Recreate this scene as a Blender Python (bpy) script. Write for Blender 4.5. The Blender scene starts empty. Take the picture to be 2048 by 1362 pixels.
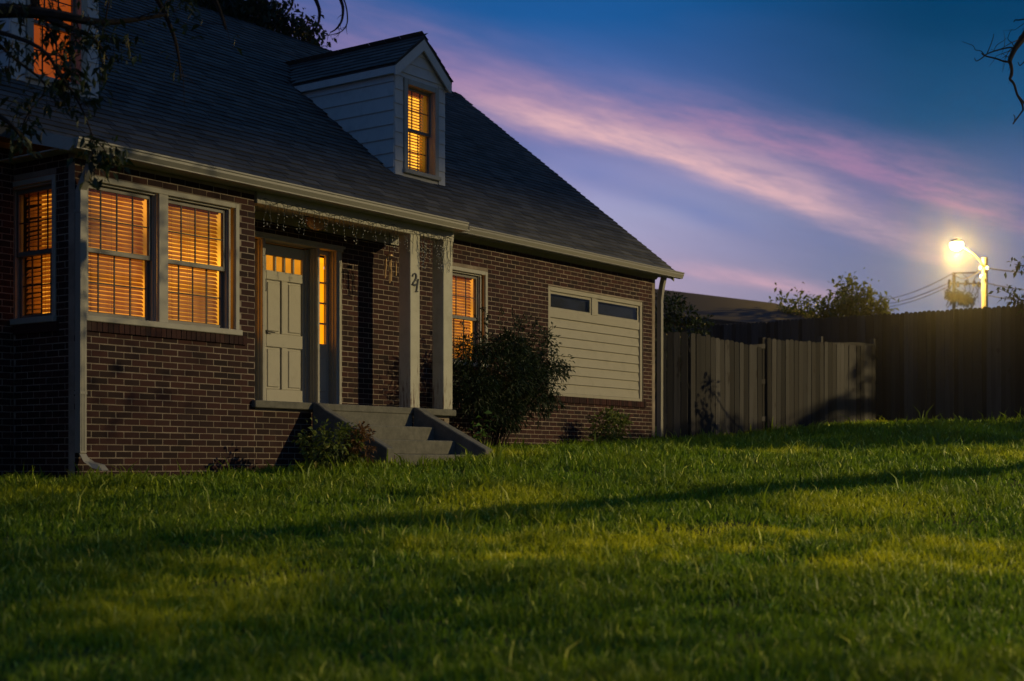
import bpy, math, random
import numpy as np
from mathutils import Vector, Matrix
random.seed(7)
rng = np.random.default_rng(11)
R = math.radians
sc = bpy.context.scene
col = sc.collection

# ------------------------------------------------------------------ camera
CAM = Vector((-9.08, -11.95, 1.5))
PHI = R(36.0)
FWD = Vector((math.cos(PHI), math.sin(PHI), 0))
RGT = Vector((math.sin(PHI), -math.cos(PHI), 0))
FPX = 2900.0                      # focal length in pixels of a 2048 wide picture
cd = bpy.data.cameras.new('camera')
co = bpy.data.objects.new('camera', cd)
col.objects.link(co)
cd.sensor_width = 36.0
cd.lens = 36.0 * FPX / 2048.0
cd.shift_y = (930.0 - 681.0) / 2048.0
cd.clip_start = 0.1
cd.clip_end = 2000.0
co.location = CAM
co.rotation_euler = FWD.to_track_quat('-Z', 'Y').to_euler()
cd.dof.use_dof = True
cd.dof.focus_distance = 18.5
cd.dof.aperture_fstop = 1.8
sc.camera = co
sc.render.resolution_x, sc.render.resolution_y = 1024, 681
sc.view_settings.view_transform = 'Standard'
sc.view_settings.look = 'None'
sc.view_settings.exposure = 0.0
sc.view_settings.gamma = 1.0
sc.view_settings.use_curve_mapping = False
sc.cycles.use_denoising = True
sc.cycles.max_bounces = 6
sc.cycles.transparent_max_bounces = 12
sc.cycles.sample_clamp_indirect = 4.0


def at(x, y, d):
    """place of a thing seen in direction (x, y) of the 2048x1362 photo at a depth of d metres"""
    return CAM + FWD * d + RGT * ((x - 1024) / FPX * d) + Vector((0, 0, (930 - y) / FPX * d))


# ------------------------------------------------------------------ dusk sky
world = bpy.data.worlds.new('World')
sc.world = world
world.use_nodes = True
wt = world.node_tree
for n in list(wt.nodes):
    wt.nodes.remove(n)


class NX:
    """little expression helper for math nodes"""
    def __init__(s, t): s.t = t
    def m(s, op, a, b=None, c=None):
        n = s.t.nodes.new('ShaderNodeMath'); n.operation = op
        for i, v in enumerate((a, b, c)):
            if v is None: continue
            if isinstance(v, (int, float)): n.inputs[i].default_value = v
            else: s.t.links.new(v, n.inputs[i])
        return n.outputs[0]
    def ramp(s, f, stops, interp='LINEAR'):
        n = s.t.nodes.new('ShaderNodeValToRGB'); n.color_ramp.interpolation = interp
        e = n.color_ramp.elements
        while len(e) > 1: e.remove(e[-1])
        e[0].position = stops[0][0]; e[0].color = (*stops[0][1], 1)
        for p, c in stops[1:]:
            k = e.new(p); k.color = (*c, 1)
        s.t.links.new(f, n.inputs[0])
        return n.outputs[0]
    def mix(s, f, a, b, mode='MIX'):
        n = s.t.nodes.new('ShaderNodeMix'); n.data_type = 'RGBA'; n.blend_type = mode
        for i, v in ((0, f), (6, a), (7, b)):
            if isinstance(v, (int, float)): n.inputs[i].default_value = v
            elif isinstance(v, tuple): n.inputs[i].default_value = (*v, 1)
            else: s.t.links.new(v, n.inputs[i])
        return n.outputs[2]
    def sstep(s, v, a, b):
        n = s.t.nodes.new('ShaderNodeMapRange'); n.interpolation_type = 'SMOOTHSTEP'
        s.t.links.new(v, n.inputs[0])
        n.inputs[1].default_value = a; n.inputs[2].default_value = b
        return n.outputs[0]


def srgb(r, g, b):
    f = lambda c: c / 12.92 if c <= 0.04045 else ((c + 0.055) / 1.055) ** 2.4
    return (f(r / 255), f(g / 255), f(b / 255))


X = NX(wt)
tc = wt.nodes.new('ShaderNodeTexCoord')
sp = wt.nodes.new('ShaderNodeSeparateXYZ')
wt.links.new(tc.outputs['Generated'], sp.inputs[0])
sx, sy, sz = sp.outputs
azim = X.m('MULTIPLY', X.m('ARCTAN2', sy, sx), 180 / math.pi)          # degrees, 90 = +Y
elev = X.m('MULTIPLY', X.m('ARCSINE', sz), 180 / math.pi)
hz = X.m('SUBTRACT', 36.0, azim)                                        # degrees to the right of the house axis
# slow drift that keeps the bands from being ruled lines
cmb = wt.nodes.new('ShaderNodeCombineXYZ')
wt.links.new(X.m('MULTIPLY', hz, 0.075), cmb.inputs[0])
wt.links.new(X.m('MULTIPLY', X.m('ADD', elev, X.m('MULTIPLY', hz, 0.26)), 0.36), cmb.inputs[1])
def noise(scale, detail, rough=0.55, seed=0.0):
    n = wt.nodes.new('ShaderNodeTexNoise')
    n.inputs['Scale'].default_value = scale; n.inputs['Detail'].default_value = detail
    n.inputs['Roughness'].default_value = rough
    mp = wt.nodes.new('ShaderNodeMapping'); mp.inputs['Location'].default_value = (seed, seed * 1.7, seed * .3)
    wt.links.new(cmb.outputs[0], mp.inputs[0]); wt.links.new(mp.outputs[0], n.inputs['Vector'])
    return n.outputs['Fac']
n1 = noise(1.3, 5.0, .6, 3.1)
n2 = noise(4.4, 7.0, .66, 8.4)
n3 = noise(.8, 3.0, .5, 1.3)
elw = X.m('ADD', elev, X.m('MULTIPLY', X.m('SUBTRACT', n3, .5), 2.6))
base_l = X.ramp(X.m('DIVIDE', elw, 90.0), [
    (0.0, srgb(192, 150, 170)), (5.0 / 90, srgb(184, 154, 176)), (7.0 / 90, srgb(176, 158, 184)), (9.5 / 90, srgb(164, 163, 200)),
    (11.0 / 90, srgb(146, 146, 192)), (13.0 / 90, srgb(98, 116, 174)), (15.0 / 90, srgb(70, 102, 164)), (17.2 / 90, srgb(30, 90, 154)), (19 / 90, srgb(24, 84, 148)), (30 / 90, srgb(48, 94, 152)), (1.0, srgb(66, 100, 148))])
base_r = X.ramp(X.m('DIVIDE', elw, 90.0), [
    (0.0, srgb(132, 126, 150)), (4.0 / 90, srgb(122, 125, 150)), (6.3 / 90, srgb(110, 123, 152)), (8.5 / 90, srgb(92, 110, 154)),
    (10.5 / 90, srgb(70, 98, 148)), (13.0 / 90, srgb(22, 80, 126)), (16.0 / 90, srgb(0, 62, 104)), (19 / 90, srgb(0, 55, 96)), (32 / 90, srgb(36, 78, 128)), (1.0, srgb(66, 100, 148))])
base = X.mix(X.sstep(hz, 2.0, 17.0), base_l, base_r)
def streak(a, b, c, wl, wu, h0, h1, h2, h3, lo=.35):
    """soft cloud band along elev = a + b*hz + c*hz^2, crisp below and feathered above, between four fade angles"""
    line = X.m('ADD', X.m('ADD', X.m('MULTIPLY', hz, b), a), X.m('MULTIPLY', X.m('MULTIPLY', hz, hz), c))
    off = X.m('ADD', X.m('SUBTRACT', elev, line), X.m('MULTIPLY', X.m('SUBTRACT', n1, .5), (wl + wu) * 1.1))
    w = X.m('ADD', wl, X.m('MULTIPLY', X.sstep(off, -.35, .35), wu - wl))
    off = X.m('DIVIDE', off, w)
    g = X.m('EXPONENT', X.m('MULTIPLY', X.m('MULTIPLY', off, off), -1.0))
    fade = X.m('MULTIPLY', X.sstep(hz, h0, h1), X.m('SUBTRACT', 1.0, X.sstep(hz, h2, h3)))
    g = X.m('MULTIPLY', g, fade)
    return X.m('MULTIPLY', g, X.m('ADD', lo, X.m('MULTIPLY', X.sstep(n2, .28, .70), 1.0 - lo)))
veil = streak(13.6, -.14, -.0085, .9, 1.5, -14, -3, 10, 21, .6)         # mauve veil between the two bands
s1 = streak(13.55, -.21, -.0085, .48, 1.05, -4.5, 3.0, 9.5, 18.0, .45)
s2 = streak(13.75, -.05, -.0098, .45, .95, -1.0, 8.0, 16.0, 24.0, .25)
s0 = streak(14.2, -.30, .0, .9, 1.3, -16, -1.5, .5, 6.0, .7)            # where the bands spring from behind the roof
s4 = streak(8.9, -.185, .0, .22, .40, 5.0, 8.0, 10.5, 14.0, .4)
blue = streak(12.1, -.27, -.006, .35, .45, 1.0, 3.5, 7.5, 11.0, .5)      # clear strip under the main band
skyc = X.mix(X.m('MULTIPLY', veil, .50), base, srgb(146, 124, 164))
skyc = X.mix(X.m('MULTIPLY', s0, .55), skyc, srgb(186, 140, 172))
skyc = X.mix(X.m('MULTIPLY', blue, .50), skyc, srgb(96, 118, 178))
skyc = X.mix(X.m('MULTIPLY', s2, .75), skyc, srgb(170, 128, 164))
skyc = X.mix(X.m('MULTIPLY', s1, .95), skyc, srgb(230, 184, 186))
skyc = X.mix(X.m('MULTIPLY', s4, .75), skyc, srgb(214, 168, 182))
mott = X.m('ADD', .93, X.m('MULTIPLY', n2, .14))
hsv = wt.nodes.new('ShaderNodeHueSaturation'); hsv.inputs['Value'].default_value = 1.0
wt.links.new(skyc, hsv.inputs['Color']); wt.links.new(mott, hsv.inputs['Value'])
# away from the afterglow the dome gets dimmer
away = X.m('SUBTRACT', 1.0, X.m('MULTIPLY', X.sstep(X.m('ABSOLUTE', X.m('SUBTRACT', X.m('MODULO', X.m('ADD', hz, 900.0), 360.0), 180.0)), 60.0, 150.0), .15))
dim = X.mix(1.0, hsv.outputs[0], away, 'MULTIPLY')
gnd = X.mix(X.sstep(elev, -2.0, -.2), (0.012, 0.012, 0.014), dim)
bg = wt.nodes.new('ShaderNodeBackground')
wt.links.new(gnd, bg.inputs[0]); bg.inputs[1].default_value = 1.0
wo = wt.nodes.new('ShaderNodeOutputWorld')
wt.links.new(bg.outputs[0], wo.inputs[0])

# ------------------------------------------------------------------ the street lamp off to the right that lights the front of the house
LAMP = Vector((19.3, -27.0, 12.3))
sl_d = bpy.data.lights.new('front_street_lamp_light', 'SPOT')
sl_d.energy = 35000.0
sl_d.color = (1.0, 0.79, 0.40)
sl_d.shadow_soft_size = 0.10
sl_d.spot_size = R(158.5)             # a cut-off head: nothing above about 10 degrees below the horizontal
sl_d.spot_blend = 0.09
sl_o = bpy.data.objects.new('front_street_lamp_light', sl_d)
col.objects.link(sl_o)
sl_o.location = LAMP


# ------------------------------------------------------------------ mesh helpers
class MB:
    def __init__(s): s.v, s.f, s.n = [], [], 0
    def add(s, vs, fs):
        vs = np.asarray(vs, float).reshape(-1, 3)
        s.v.append(vs)
        s.f.extend([tuple(i + s.n for i in f) for f in fs]); s.n += len(vs)
        return s
    def box(s, x0, x1, y0, y1, z0, z1):
        v = [(x0, y0, z0), (x1, y0, z0), (x1, y1, z0), (x0, y1, z0), (x0, y0, z1), (x1, y0, z1), (x1, y1, z1), (x0, y1, z1)]
        return s.add(v, [(3, 2, 1, 0), (4, 5, 6, 7), (0, 1, 5, 4), (1, 2, 6, 5), (2, 3, 7, 6), (3, 0, 4, 7)])
    def prism(s, poly, ax, a0, a1):
        """extrude a 2D polygon along axis ax ('x': poly is (y,z); 'y': (x,z); 'z': (x,y))"""
        n = len(poly)
        mk = {'x': lambda p, a: (a, p[0], p[1]), 'y': lambda p, a: (p[0], a, p[1]), 'z': lambda p, a: (p[0], p[1], a)}[ax]
        v = [mk(p, a0) for p in poly] + [mk(p, a1) for p in poly]
        f = [tuple(range(n))[::-1], tuple(range(n, 2 * n))] + [(i, (i + 1) % n, n + (i + 1) % n, n + i) for i in range(n)]
        return s.add(v, f)
    def tube(s, pts, rad, seg=6, cap=True):
        pts = [Vector(p) for p in pts]
        if isinstance(rad, (int, float)): rad = [rad] * len(pts)
        vs, fs = [], []
        up = Vector((0.13, 0.31, 0.94))
        for i, p in enumerate(pts):
            t = (pts[min(i + 1, len(pts) - 1)] - pts[max(i - 1, 0)])
            if t.length < 1e-9: t = Vector((0, 0, 1))
            t.normalize()
            a = t.cross(up)
            if a.length < .05: a = t.cross(Vector((1, 0, 0)))
            a.normalize(); b = t.cross(a)
            for k in range(seg):
                q = 2 * math.pi * k / seg
                vs.append(p + (a * math.cos(q) + b * math.sin(q)) * rad[i])
        for i in range(len(pts) - 1):
            for k in range(seg):
                k2 = (k + 1) % seg
                fs.append((i * seg + k, i * seg + k2, (i + 1) * seg + k2, (i + 1) * seg + k))
        if cap:
            fs.append(tuple(range(seg))[::-1]); fs.append(tuple(range((len(pts) - 1) * seg, len(pts) * seg)))
        return s.add([tuple(v) for v in vs], fs)
    def lathe(s, prof, c, seg=16):
        """profile of (r, z) turned about the vertical through c"""
        vs, fs = [], []
        for r, z in prof:
            for k in range(seg):
                q = 2 * math.pi * k / seg
                vs.append((c[0] + r * math.cos(q), c[1] + r * math.sin(q), c[2] + z))
        for i in range(len(prof) - 1):
            for k in range(seg):
                k2 = (k + 1) % seg
                fs.append((i * seg + k, i * seg + k2, (i + 1) * seg + k2, (i + 1) * seg + k))
        fs.append(tuple(range(seg))[::-1]); fs.append(tuple(range((len(prof) - 1) * seg, len(prof) * seg)))
        return s.add(vs, fs)
    def mesh(s, name):
        me = bpy.data.meshes.new(name)
        v = np.concatenate(s.v) if s.v else np.zeros((0, 3))
        me.from_pydata(v.tolist(), [], s.f); me.update()
        return me


def obj(name, me, mat, parent=None, loc=None, bevel=0.0, smooth=False):
    if isinstance(me, MB): me = me.mesh(name)
    o = bpy.data.objects.new(name, me); col.objects.link(o)
    if mat and not me.materials: me.materials.append(mat)
    if parent is not None:
        o.parent = parent
        o.location = Vector(loc or (0, 0, 0)) - wloc(parent)
    elif loc: o.location = loc
    if bevel:
        b = o.modifiers.new('bevel', 'BEVEL'); b.width = bevel; b.segments = 1; b.limit_method = 'ANGLE'; b.angle_limit = R(40)
    if smooth:
        for p in me.polygons: p.use_smooth = True
    return o


def wloc(o):
    w = Vector(o.location)
    while o.parent is not None:
        o = o.parent; w = w + Vector(o.location)
    return w


def tag(o, label=None, cat=None, group=None, kind=None):
    for k, v in (('label', label), ('category', cat), ('group', group), ('kind', kind)):
        if v: o[k] = v
    return o


def thing(name, loc, label, cat, group=None):
    o = bpy.data.objects.new(name, None); col.objects.link(o); o.location = loc; o.empty_display_size = .2
    return tag(o, label, cat, group)


def raw_mesh(name, verts, nper, tris, colors=None):
    """fast mesh out of many alike pieces: verts (N, nper, 3), tris (T, 3) inside a piece"""
    N = len(verts); tris = np.asarray(tris, np.int64)
    idx = (np.arange(N)[:, None, None] * nper + tris[None]).reshape(-1)
    me = bpy.data.meshes.new(name)
    me.vertices.add(N * nper); me.vertices.foreach_set('co', np.ascontiguousarray(verts, np.float32).reshape(-1))
    nt = N * len(tris)
    me.loops.add(nt * 3); me.loops.foreach_set('vertex_index', idx.astype(np.int32))
    me.polygons.add(nt); me.polygons.foreach_set('loop_start', np.arange(0, nt * 3, 3, dtype=np.int32))
    me.polygons.foreach_set('loop_total', np.full(nt, 3, np.int32))
    if colors is not None:
        a = me.color_attributes.new('tint', 'FLOAT_COLOR', 'POINT')
        c = np.repeat(np.asarray(colors, np.float32), nper, axis=0)
        c = np.concatenate([c, np.ones((len(c), 1), np.float32)], 1)
        a.data.foreach_set('color', c.reshape(-1))
    me.update(); me.validate()
    return me


# ------------------------------------------------------------------ materials
def mat(name, build):
    m = bpy.data.materials.new(name); m.use_nodes = True
    t = m.node_tree
    for n in list(t.nodes): t.nodes.remove(n)
    out = t.nodes.new('ShaderNodeOutputMaterial')
    t.links.new(build(t, NX(t)), out.inputs[0])
    return m


def bsdf(t, color, rough=.7, spec=.3, bump=None, metal=0.0, bstr=.3, bdist=.01):
    p = t.nodes.new('ShaderNodeBsdfPrincipled')
    if isinstance(color, tuple): p.inputs['Base Color'].default_value = (*color, 1)
    else: t.links.new(color, p.inputs['Base Color'])
    if isinstance(rough, (int, float)): p.inputs['Roughness'].default_value = rough
    else: t.links.new(rough, p.inputs['Roughness'])
    p.inputs['Specular IOR Level'].default_value = spec
    p.inputs['Metallic'].default_value = metal
    if bump is not None:
        b = t.nodes.new('ShaderNodeBump'); b.inputs['Strength'].default_value = bstr; b.inputs['Distance'].default_value = bdist
        t.links.new(bump, b.inputs['Height']); t.links.new(b.outputs[0], p.inputs['Normal'])
    return p.outputs[0]


def tnoise(t, scale, detail=4, rough=.55, stretch=None, coord='Object'):
    n = t.nodes.new('ShaderNodeTexNoise')
    n.inputs['Scale'].default_value = scale; n.inputs['Detail'].default_value = detail; n.inputs['Roughness'].default_value = rough
    g = t.nodes.new('ShaderNodeNewGeometry') if coord == 'World' else t.nodes.new('ShaderNodeTexCoord')
    o = g.outputs['Position'] if coord == 'World' else g.outputs['Object']
    if stretch:
        mp = t.nodes.new('ShaderNodeMapping'); mp.inputs['Scale'].default_value = stretch
        t.links.new(o, mp.inputs[0]); o = mp.outputs[0]
    t.links.new(o, n.inputs['Vector'])
    return n.outputs['Fac']


def piece_rand(t, x):
    oi = t.nodes.new('ShaderNodeObjectInfo'); g = t.nodes.new('ShaderNodeNewGeometry')
    return x.m('FRACT', x.m('ADD', oi.outputs['Random'], g.outputs['Random Per Island']))


def m_brick(t, x):
    r = piece_rand(t, x)
    c = x.ramp(r, [(0, (.018, .010, .0095)), (.3, (.030, .0125, .0115)), (.65, (.044, .0165, .0145)), (.88, (.058, .021, .017)), (1, (.026, .016, .016))])
    n = tnoise(t, 55, 4, .6, None, 'World'); n2_ = tnoise(t, 3.0, 3, .6, None, 'World')
    c = x.mix(x.m('MULTIPLY', n, .5), c, (.020, .011, .009))
    c = x.mix(x.m('MULTIPLY', x.sstep(n2_, .55, .8), .35), c, (.075, .045, .034))
    return bsdf(t, c, .85, .2, n, bstr=.5, bdist=.004)
def m_mortar(t, x):
    n = tnoise(t, 40, 4, .6, None, 'World'); n2_ = x.sstep(tnoise(t, 2.2, 5, .68, None, 'World'), .3, .7)
    c = x.mix(n2_, (.19, .155, .12), (.36, .30, .235))
    c = x.mix(x.m('MULTIPLY', n, .45), c, (.12, .09, .06))
    return bsdf(t, c, .95, .1, n, bstr=.5, bdist=.004)
def m_trim(t, x, c0=(.35, .33, .27), c1=(.26, .24, .19)):
    n = tnoise(t, 6, 5, .65, None, 'World'); f = tnoise(t, 60, 3, .6, (1, 1, .12), 'World')
    c = x.mix(x.sstep(n, .45, .85), c0, c1)
    c = x.mix(x.m('MULTIPLY', f, .25), c, (.22, .205, .17))
    return bsdf(t, c, .6, .35, f, bstr=.15, bdist=.003)
def m_peel(t, x):
    n = tnoise(t, 5, 5, .65, None, 'World'); f = tnoise(t, 30, 4, .7, (1, 1, .09), 'World')
    g = t.nodes.new('ShaderNodeNewGeometry'); s = t.nodes.new('ShaderNodeSeparateXYZ'); t.links.new(g.outputs['Position'], s.inputs[0])
    low = x.m('SUBTRACT', 1.0, x.sstep(s.outputs[2], 2.2, 3.1))
    wear = x.sstep(x.m('ADD', f, x.m('MULTIPLY', low, .16)), .66, .74)
    c = x.mix(x.sstep(n, .4, .8), (.42, .40, .31), (.33, .31, .235))
    c = x.mix(wear, c, (.16, .11, .08))
    return bsdf(t, c, .65, .3, x.m('SUBTRACT', 1, wear), bstr=.35, bdist=.002)
def m_shingle(t, x):
    r = piece_rand(t, x)
    c = x.ramp(r, [(0, (.054, .053, .050)), (.5, (.084, .081, .075)), (1, (.125, .120, .110))])
    n = tnoise(t, 120, 3, .6, None, 'World'); b = tnoise(t, .9, 4, .6, None, 'World')
    c = x.mix(x.m('MULTIPLY', n, .4), c, (.040, .042, .045))
    c = x.mix(x.m('MULTIPLY', b, .4), c, (.075, .072, .066))
    return bsdf(t, c, .93, .12, n, bstr=.5, bdist=.004)
def m_concrete(t, x):
    n = tnoise(t, 9, 6, .7, None, 'World'); f = tnoise(t, 90, 3, .6, None, 'World')
    c = x.mix(x.sstep(n, .3, .75), (.11, .105, .085), (.18, .17, .135))
    c = x.mix(x.m('MULTIPLY', f, .35), c, (.10, .10, .085))
    return bsdf(t, c, .92, .15, f, bstr=.4, bdist=.004)
def m_wood(t, x):
    r = piece_rand(t, x)
    c = x.ramp(r, [(0, (.022, .021, .020)), (.4, (.046, .043, .039)), (.75, (.080, .075, .069)), (1, (.034, .033, .032))])
    g = tnoise(t, 26, 5, .65, (1, 1, .05), 'World'); k = tnoise(t, 5, 3, .6, (1, 1, .5), 'World')
    c = x.mix(x.m('MULTIPLY', x.sstep(g, .4, .75), .6), c, (.04, .034, .027))
    c = x.mix(x.m('MULTIPLY', x.sstep(k, .62, .72), .8), c, (.03, .025, .02))
    return bsdf(t, c, .9, .12, g, bstr=.6, bdist=.006)
def m_flat(c, rough=.6, spec=.4, metal=0.0):
    return lambda t, x: bsdf(t, c, rough, spec, tnoise(t, 40, 3), metal, .08, .002)
def m_bark(t, x):
    n = tnoise(t, 18, 5, .65, (1, 1, .25), 'World')
    return bsdf(t, x.mix(n, (.016, .013, .011), (.048, .039, .031)), .95, .1, n, bstr=.8, bdist=.01)
def m_leaf(lo, mid, hi, trans=.35):
    def f(t, x):
        r = piece_rand(t, x)
        c = x.ramp(r, [(0, lo), (.5, mid), (.93, mid), (1, hi)])
        d = bsdf(t, c, .55, .35)
        tr = t.nodes.new('ShaderNodeBsdfTranslucent'); t.links.new(c, tr.inputs[0])
        mx = t.nodes.new('ShaderNodeMixShader'); mx.inputs[0].default_value = trans
        t.links.new(d, mx.inputs[1]); t.links.new(tr.outputs[0], mx.inputs[2])
        return mx.outputs[0]
    return f
def m_grass(t, x):
    a = t.nodes.new('ShaderNodeAttribute'); a.attribute_name = 'tint'
    d = bsdf(t, a.outputs['Color'], .5, .35)
    tr = t.nodes.new('ShaderNodeBsdfTranslucent'); t.links.new(a.outputs['Color'], tr.inputs[0])
    mx = t.nodes.new('ShaderNodeMixShader'); mx.inputs[0].default_value = .4
    t.links.new(d, mx.inputs[1]); t.links.new(tr.outputs[0], mx.inputs[2])
    return mx.outputs[0]
def m_soil(t, x):
    n = tnoise(t, .8, 5, .6, None, 'World'); f = tnoise(t, 30, 4, .6, None, 'World')
    c = x.mix(n, (.060, .075, .010), (.105, .100, .014))
    return bsdf(t, x.mix(x.m('MULTIPLY', f, .6), c, (.035, .042, .008)), .95, .1, f, bstr=.8, bdist=.03)
def m_glass(t, x):
    lw = t.nodes.new('ShaderNodeFresnel'); lw.inputs[0].default_value = 1.45
    tr = t.nodes.new('ShaderNodeBsdfTransparent'); tr.inputs[0].default_value = (.93, .95, .94, 1)
    gl = t.nodes.new('ShaderNodeBsdfGlossy'); gl.inputs['Roughness'].default_value = .04
    mx = t.nodes.new('ShaderNodeMixShader')
    gm = t.nodes.new('ShaderNodeNewGeometry')          # only the outer skin of a pane mirrors
    t.links.new(x.m('MULTIPLY', lw.outputs[0], x.m('SUBTRACT', 1.0, gm.outputs['Backfacing'])), mx.inputs[0]); t.links.new(tr.outputs[0], mx.inputs[1]); t.links.new(gl.outputs[0], mx.inputs[2])
    return mx.outputs[0]
def m_emit(c, s, var=0.0, scale=3.0):
    def f(t, x):
        e = t.nodes.new('ShaderNodeEmission'); e.inputs[0].default_value = (*c, 1)
        if var:
            n = tnoise(t, scale, 2, .5, None, 'World')
            t.links.new(x.m('MULTIPLY', s, x.m('ADD', 1 - var / 2, x.m('MULTIPLY', x.m('SUBTRACT', n, .5), var * 2.4))), e.inputs[1])
        else: e.inputs[1].default_value = s
        return e.outputs[0]
    return f
def m_slat(t, x):
    d = bsdf(t, (.30, .21, .12), .5, .3)
    tr = t.nodes.new('ShaderNodeBsdfTranslucent'); tr.inputs[0].default_value = (.80, .50, .22, 1)
    mx = t.nodes.new('ShaderNodeMixShader'); mx.inputs[0].default_value = .45
    t.links.new(d, mx.inputs[1]); t.links.new(tr.outputs[0], mx.inputs[2])
    return mx.outputs[0]

M = {}
for k, b in dict(
        brick=m_brick, mortar=m_mortar, trim=m_trim, peel=m_peel, shingle=m_shingle, concrete=m_concrete, wood=m_wood, bark=m_bark, soil=m_soil,
        grass=m_grass, glass=m_glass, slat=m_slat,
        siding=lambda t, x: m_trim(t, x, (.54, .53, .50), (.43, .42, .40)),
        board=lambda t, x: m_trim(t, x, (.31, .285, .22), (.25, .23, .175)),
        door=lambda t, x: m_trim(t, x, (.40, .37, .29), (.33, .305, .24)),
        gutter=m_flat((.25, .235, .19), .45, .4), sash=m_flat((.15, .135, .11), .5, .4), muntin=m_flat((.05, .04, .03), .6, .3),
        black=m_flat((.012, .012, .013), .35, .5), iron=m_flat((.03, .028, .026), .5, .4), dark=m_flat((.02, .02, .02), .9, .1),
        rust=m_flat((.05, .03, .022), .85, .2), wire=m_flat((.03, .035, .03), .6, .3), bulb=m_flat((.40, .40, .36), .2, .6),
        frost=m_flat((.34, .22, .15), .35, .5), white=m_flat((.55, .52, .47), .5, .4), chime=m_flat((.45, .30, .14), .4, .5, .4),
        pole=m_wood, cable=m_flat((.02, .02, .022), .6, .3), insul=m_flat((.35, .33, .30), .3, .6), steel=m_flat((.35, .36, .37), .45, .5, .7),
        leaf_dark=m_leaf((.010, .020, .006), (.018, .034, .010), (.045, .045, .014)),
        leaf_tree=m_leaf((.018, .032, .010), (.030, .050, .015), (.060, .070, .020)),
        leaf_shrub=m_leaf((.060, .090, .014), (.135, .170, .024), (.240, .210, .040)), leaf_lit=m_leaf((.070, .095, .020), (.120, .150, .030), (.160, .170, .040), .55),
        leaf_rust=m_leaf((.120, .060, .018), (.190, .095, .030), (.230, .130, .050)),
        leaf_lime=m_leaf((.050, .110, .015), (.080, .160, .020), (.110, .180, .030)),
        glow=m_emit((1.0, .34, .025), 1.7, .8, 1.6), glow_bright=m_emit((1.0, .39, .03), 2.1, .9, 1.4), glow_hot=m_emit((1.0, .29, .004), 2.0, .15, 3.0), glow_door=m_emit((1.0, .33, .015), .95, .3, 4.0),
        glow_up=m_emit((1.0, .42, .03), 2.6, .5, 2.0), shade=m_emit((1.0, .17, .015), .42, .4, 3.0),
        lamp=m_emit((1.0, .74, .34), 30.0), neighbour_roof=m_flat((.045, .040, .040), .9, .1), neighbour_wall=m_flat((.12, .09, .075), .9, .1),
).items():
    M[k] = mat(k, b)

# ------------------------------------------------------------------ terrain
CTRL = [(0, 0, 1.33), (2.4, -.1, 1.40), (3.3, -1.3, 1.46), (5.2, -1.3, 1.57), (8, .9, 1.72), (13, 1, 1.90), (13.3, .3, 1.93), (16.2, -.1, 2.14), (19.28, -.63, 2.33),
        (19.28, -3.52, 2.31), (-3.98, -8.25, .56), (-5.29, -6.45, .58), (-2.68, -10.05, .55), (-9.08, -11.95, .05), (19.3, 8, 2.45), (26, 4, 2.5),
        (0, -4.4, 1.05), (7, -5, 1.45), (19.2, -8, 2.15), (8, -12, 1.0), (-4, -2, .95), (-8, 0, .8), (4, 8, 1.6), (-6, 8, 1.2), (2, -16, .2), (14, -18, .9)]
P = np.array(CTRL, float)
def _U(r2): return np.where(r2 > 1e-9, .5 * r2 * np.log(r2 + 1e-12), 0)
_n = len(P); _A = np.zeros((_n + 3, _n + 3))
_A[:_n, :_n] = _U(((P[:, None, :2] - P[None, :, :2]) ** 2).sum(-1)) + np.eye(_n) * .6
_A[:_n, _n] = 1; _A[:_n, _n + 1:] = P[:, :2]; _A[_n, :_n] = 1; _A[_n + 1:, :_n] = P[:, :2].T
_W = np.linalg.solve(_A, np.concatenate([P[:, 2], np.zeros(3)]))
def ground(x, y):
    x = np.clip(np.asarray(x, float), -16, 30); y = np.clip(np.asarray(y, float), -22, 14)
    r2 = (x[..., None] - P[:, 0]) ** 2 + (y[..., None] - P[:, 1]) ** 2
    z = _U(r2) @ _W[:_n] + _W[_n] + _W[_n + 1] * x + _W[_n + 2] * y
    return z + .018 * np.sin(x * 1.7 + y * .6) * np.sin(y * 1.3 - x * .4) + .010 * np.sin(x * 4.1 - y * 2.3)
def gz(x, y): return float(ground(np.array(x), np.array(y)))

xs = np.concatenate([[-400, -150, -60, -30], np.arange(-16, 30.01, .3), [40, 60, 90, 150, 400]])
ys = np.concatenate([[-400, -150, -60, -30], np.arange(-22, 14.01, .3), [25, 45, 80, 150, 400]])
gx, gy = np.meshgrid(xs, ys)
gv = np.stack([gx, gy, ground(gx, gy)], -1).reshape(-1, 3)
nx = len(xs)
lm = MB(); lm.add(gv, [(j * nx + i, j * nx + i + 1, (j + 1) * nx + i + 1, (j + 1) * nx + i) for j in range(len(ys) - 1) for i in range(nx - 1)])
lawn = obj('lawn', lm, M['soil'], smooth=True); lawn['kind'] = 'structure'

# ------------------------------------------------------------------ the house
ROOFS = .795
EY, EZ = .70, 4.92                       # front eave of the main roof
def roofz(y): return EZ + ROOFS * (y - EY)
RY = 5.48; RZ = roofz(RY)
HX0, HX1, WY = -4.5, 13.03, 1.0          # house ends and front wall plane
CRS = .0677
Z0 = 1.30 - 4 * CRS
house = thing('brick_house', (4.3, 5.5, 1.4), 'dark brick cottage with grey shingle roof, two dormers and lit windows', 'house')

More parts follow.
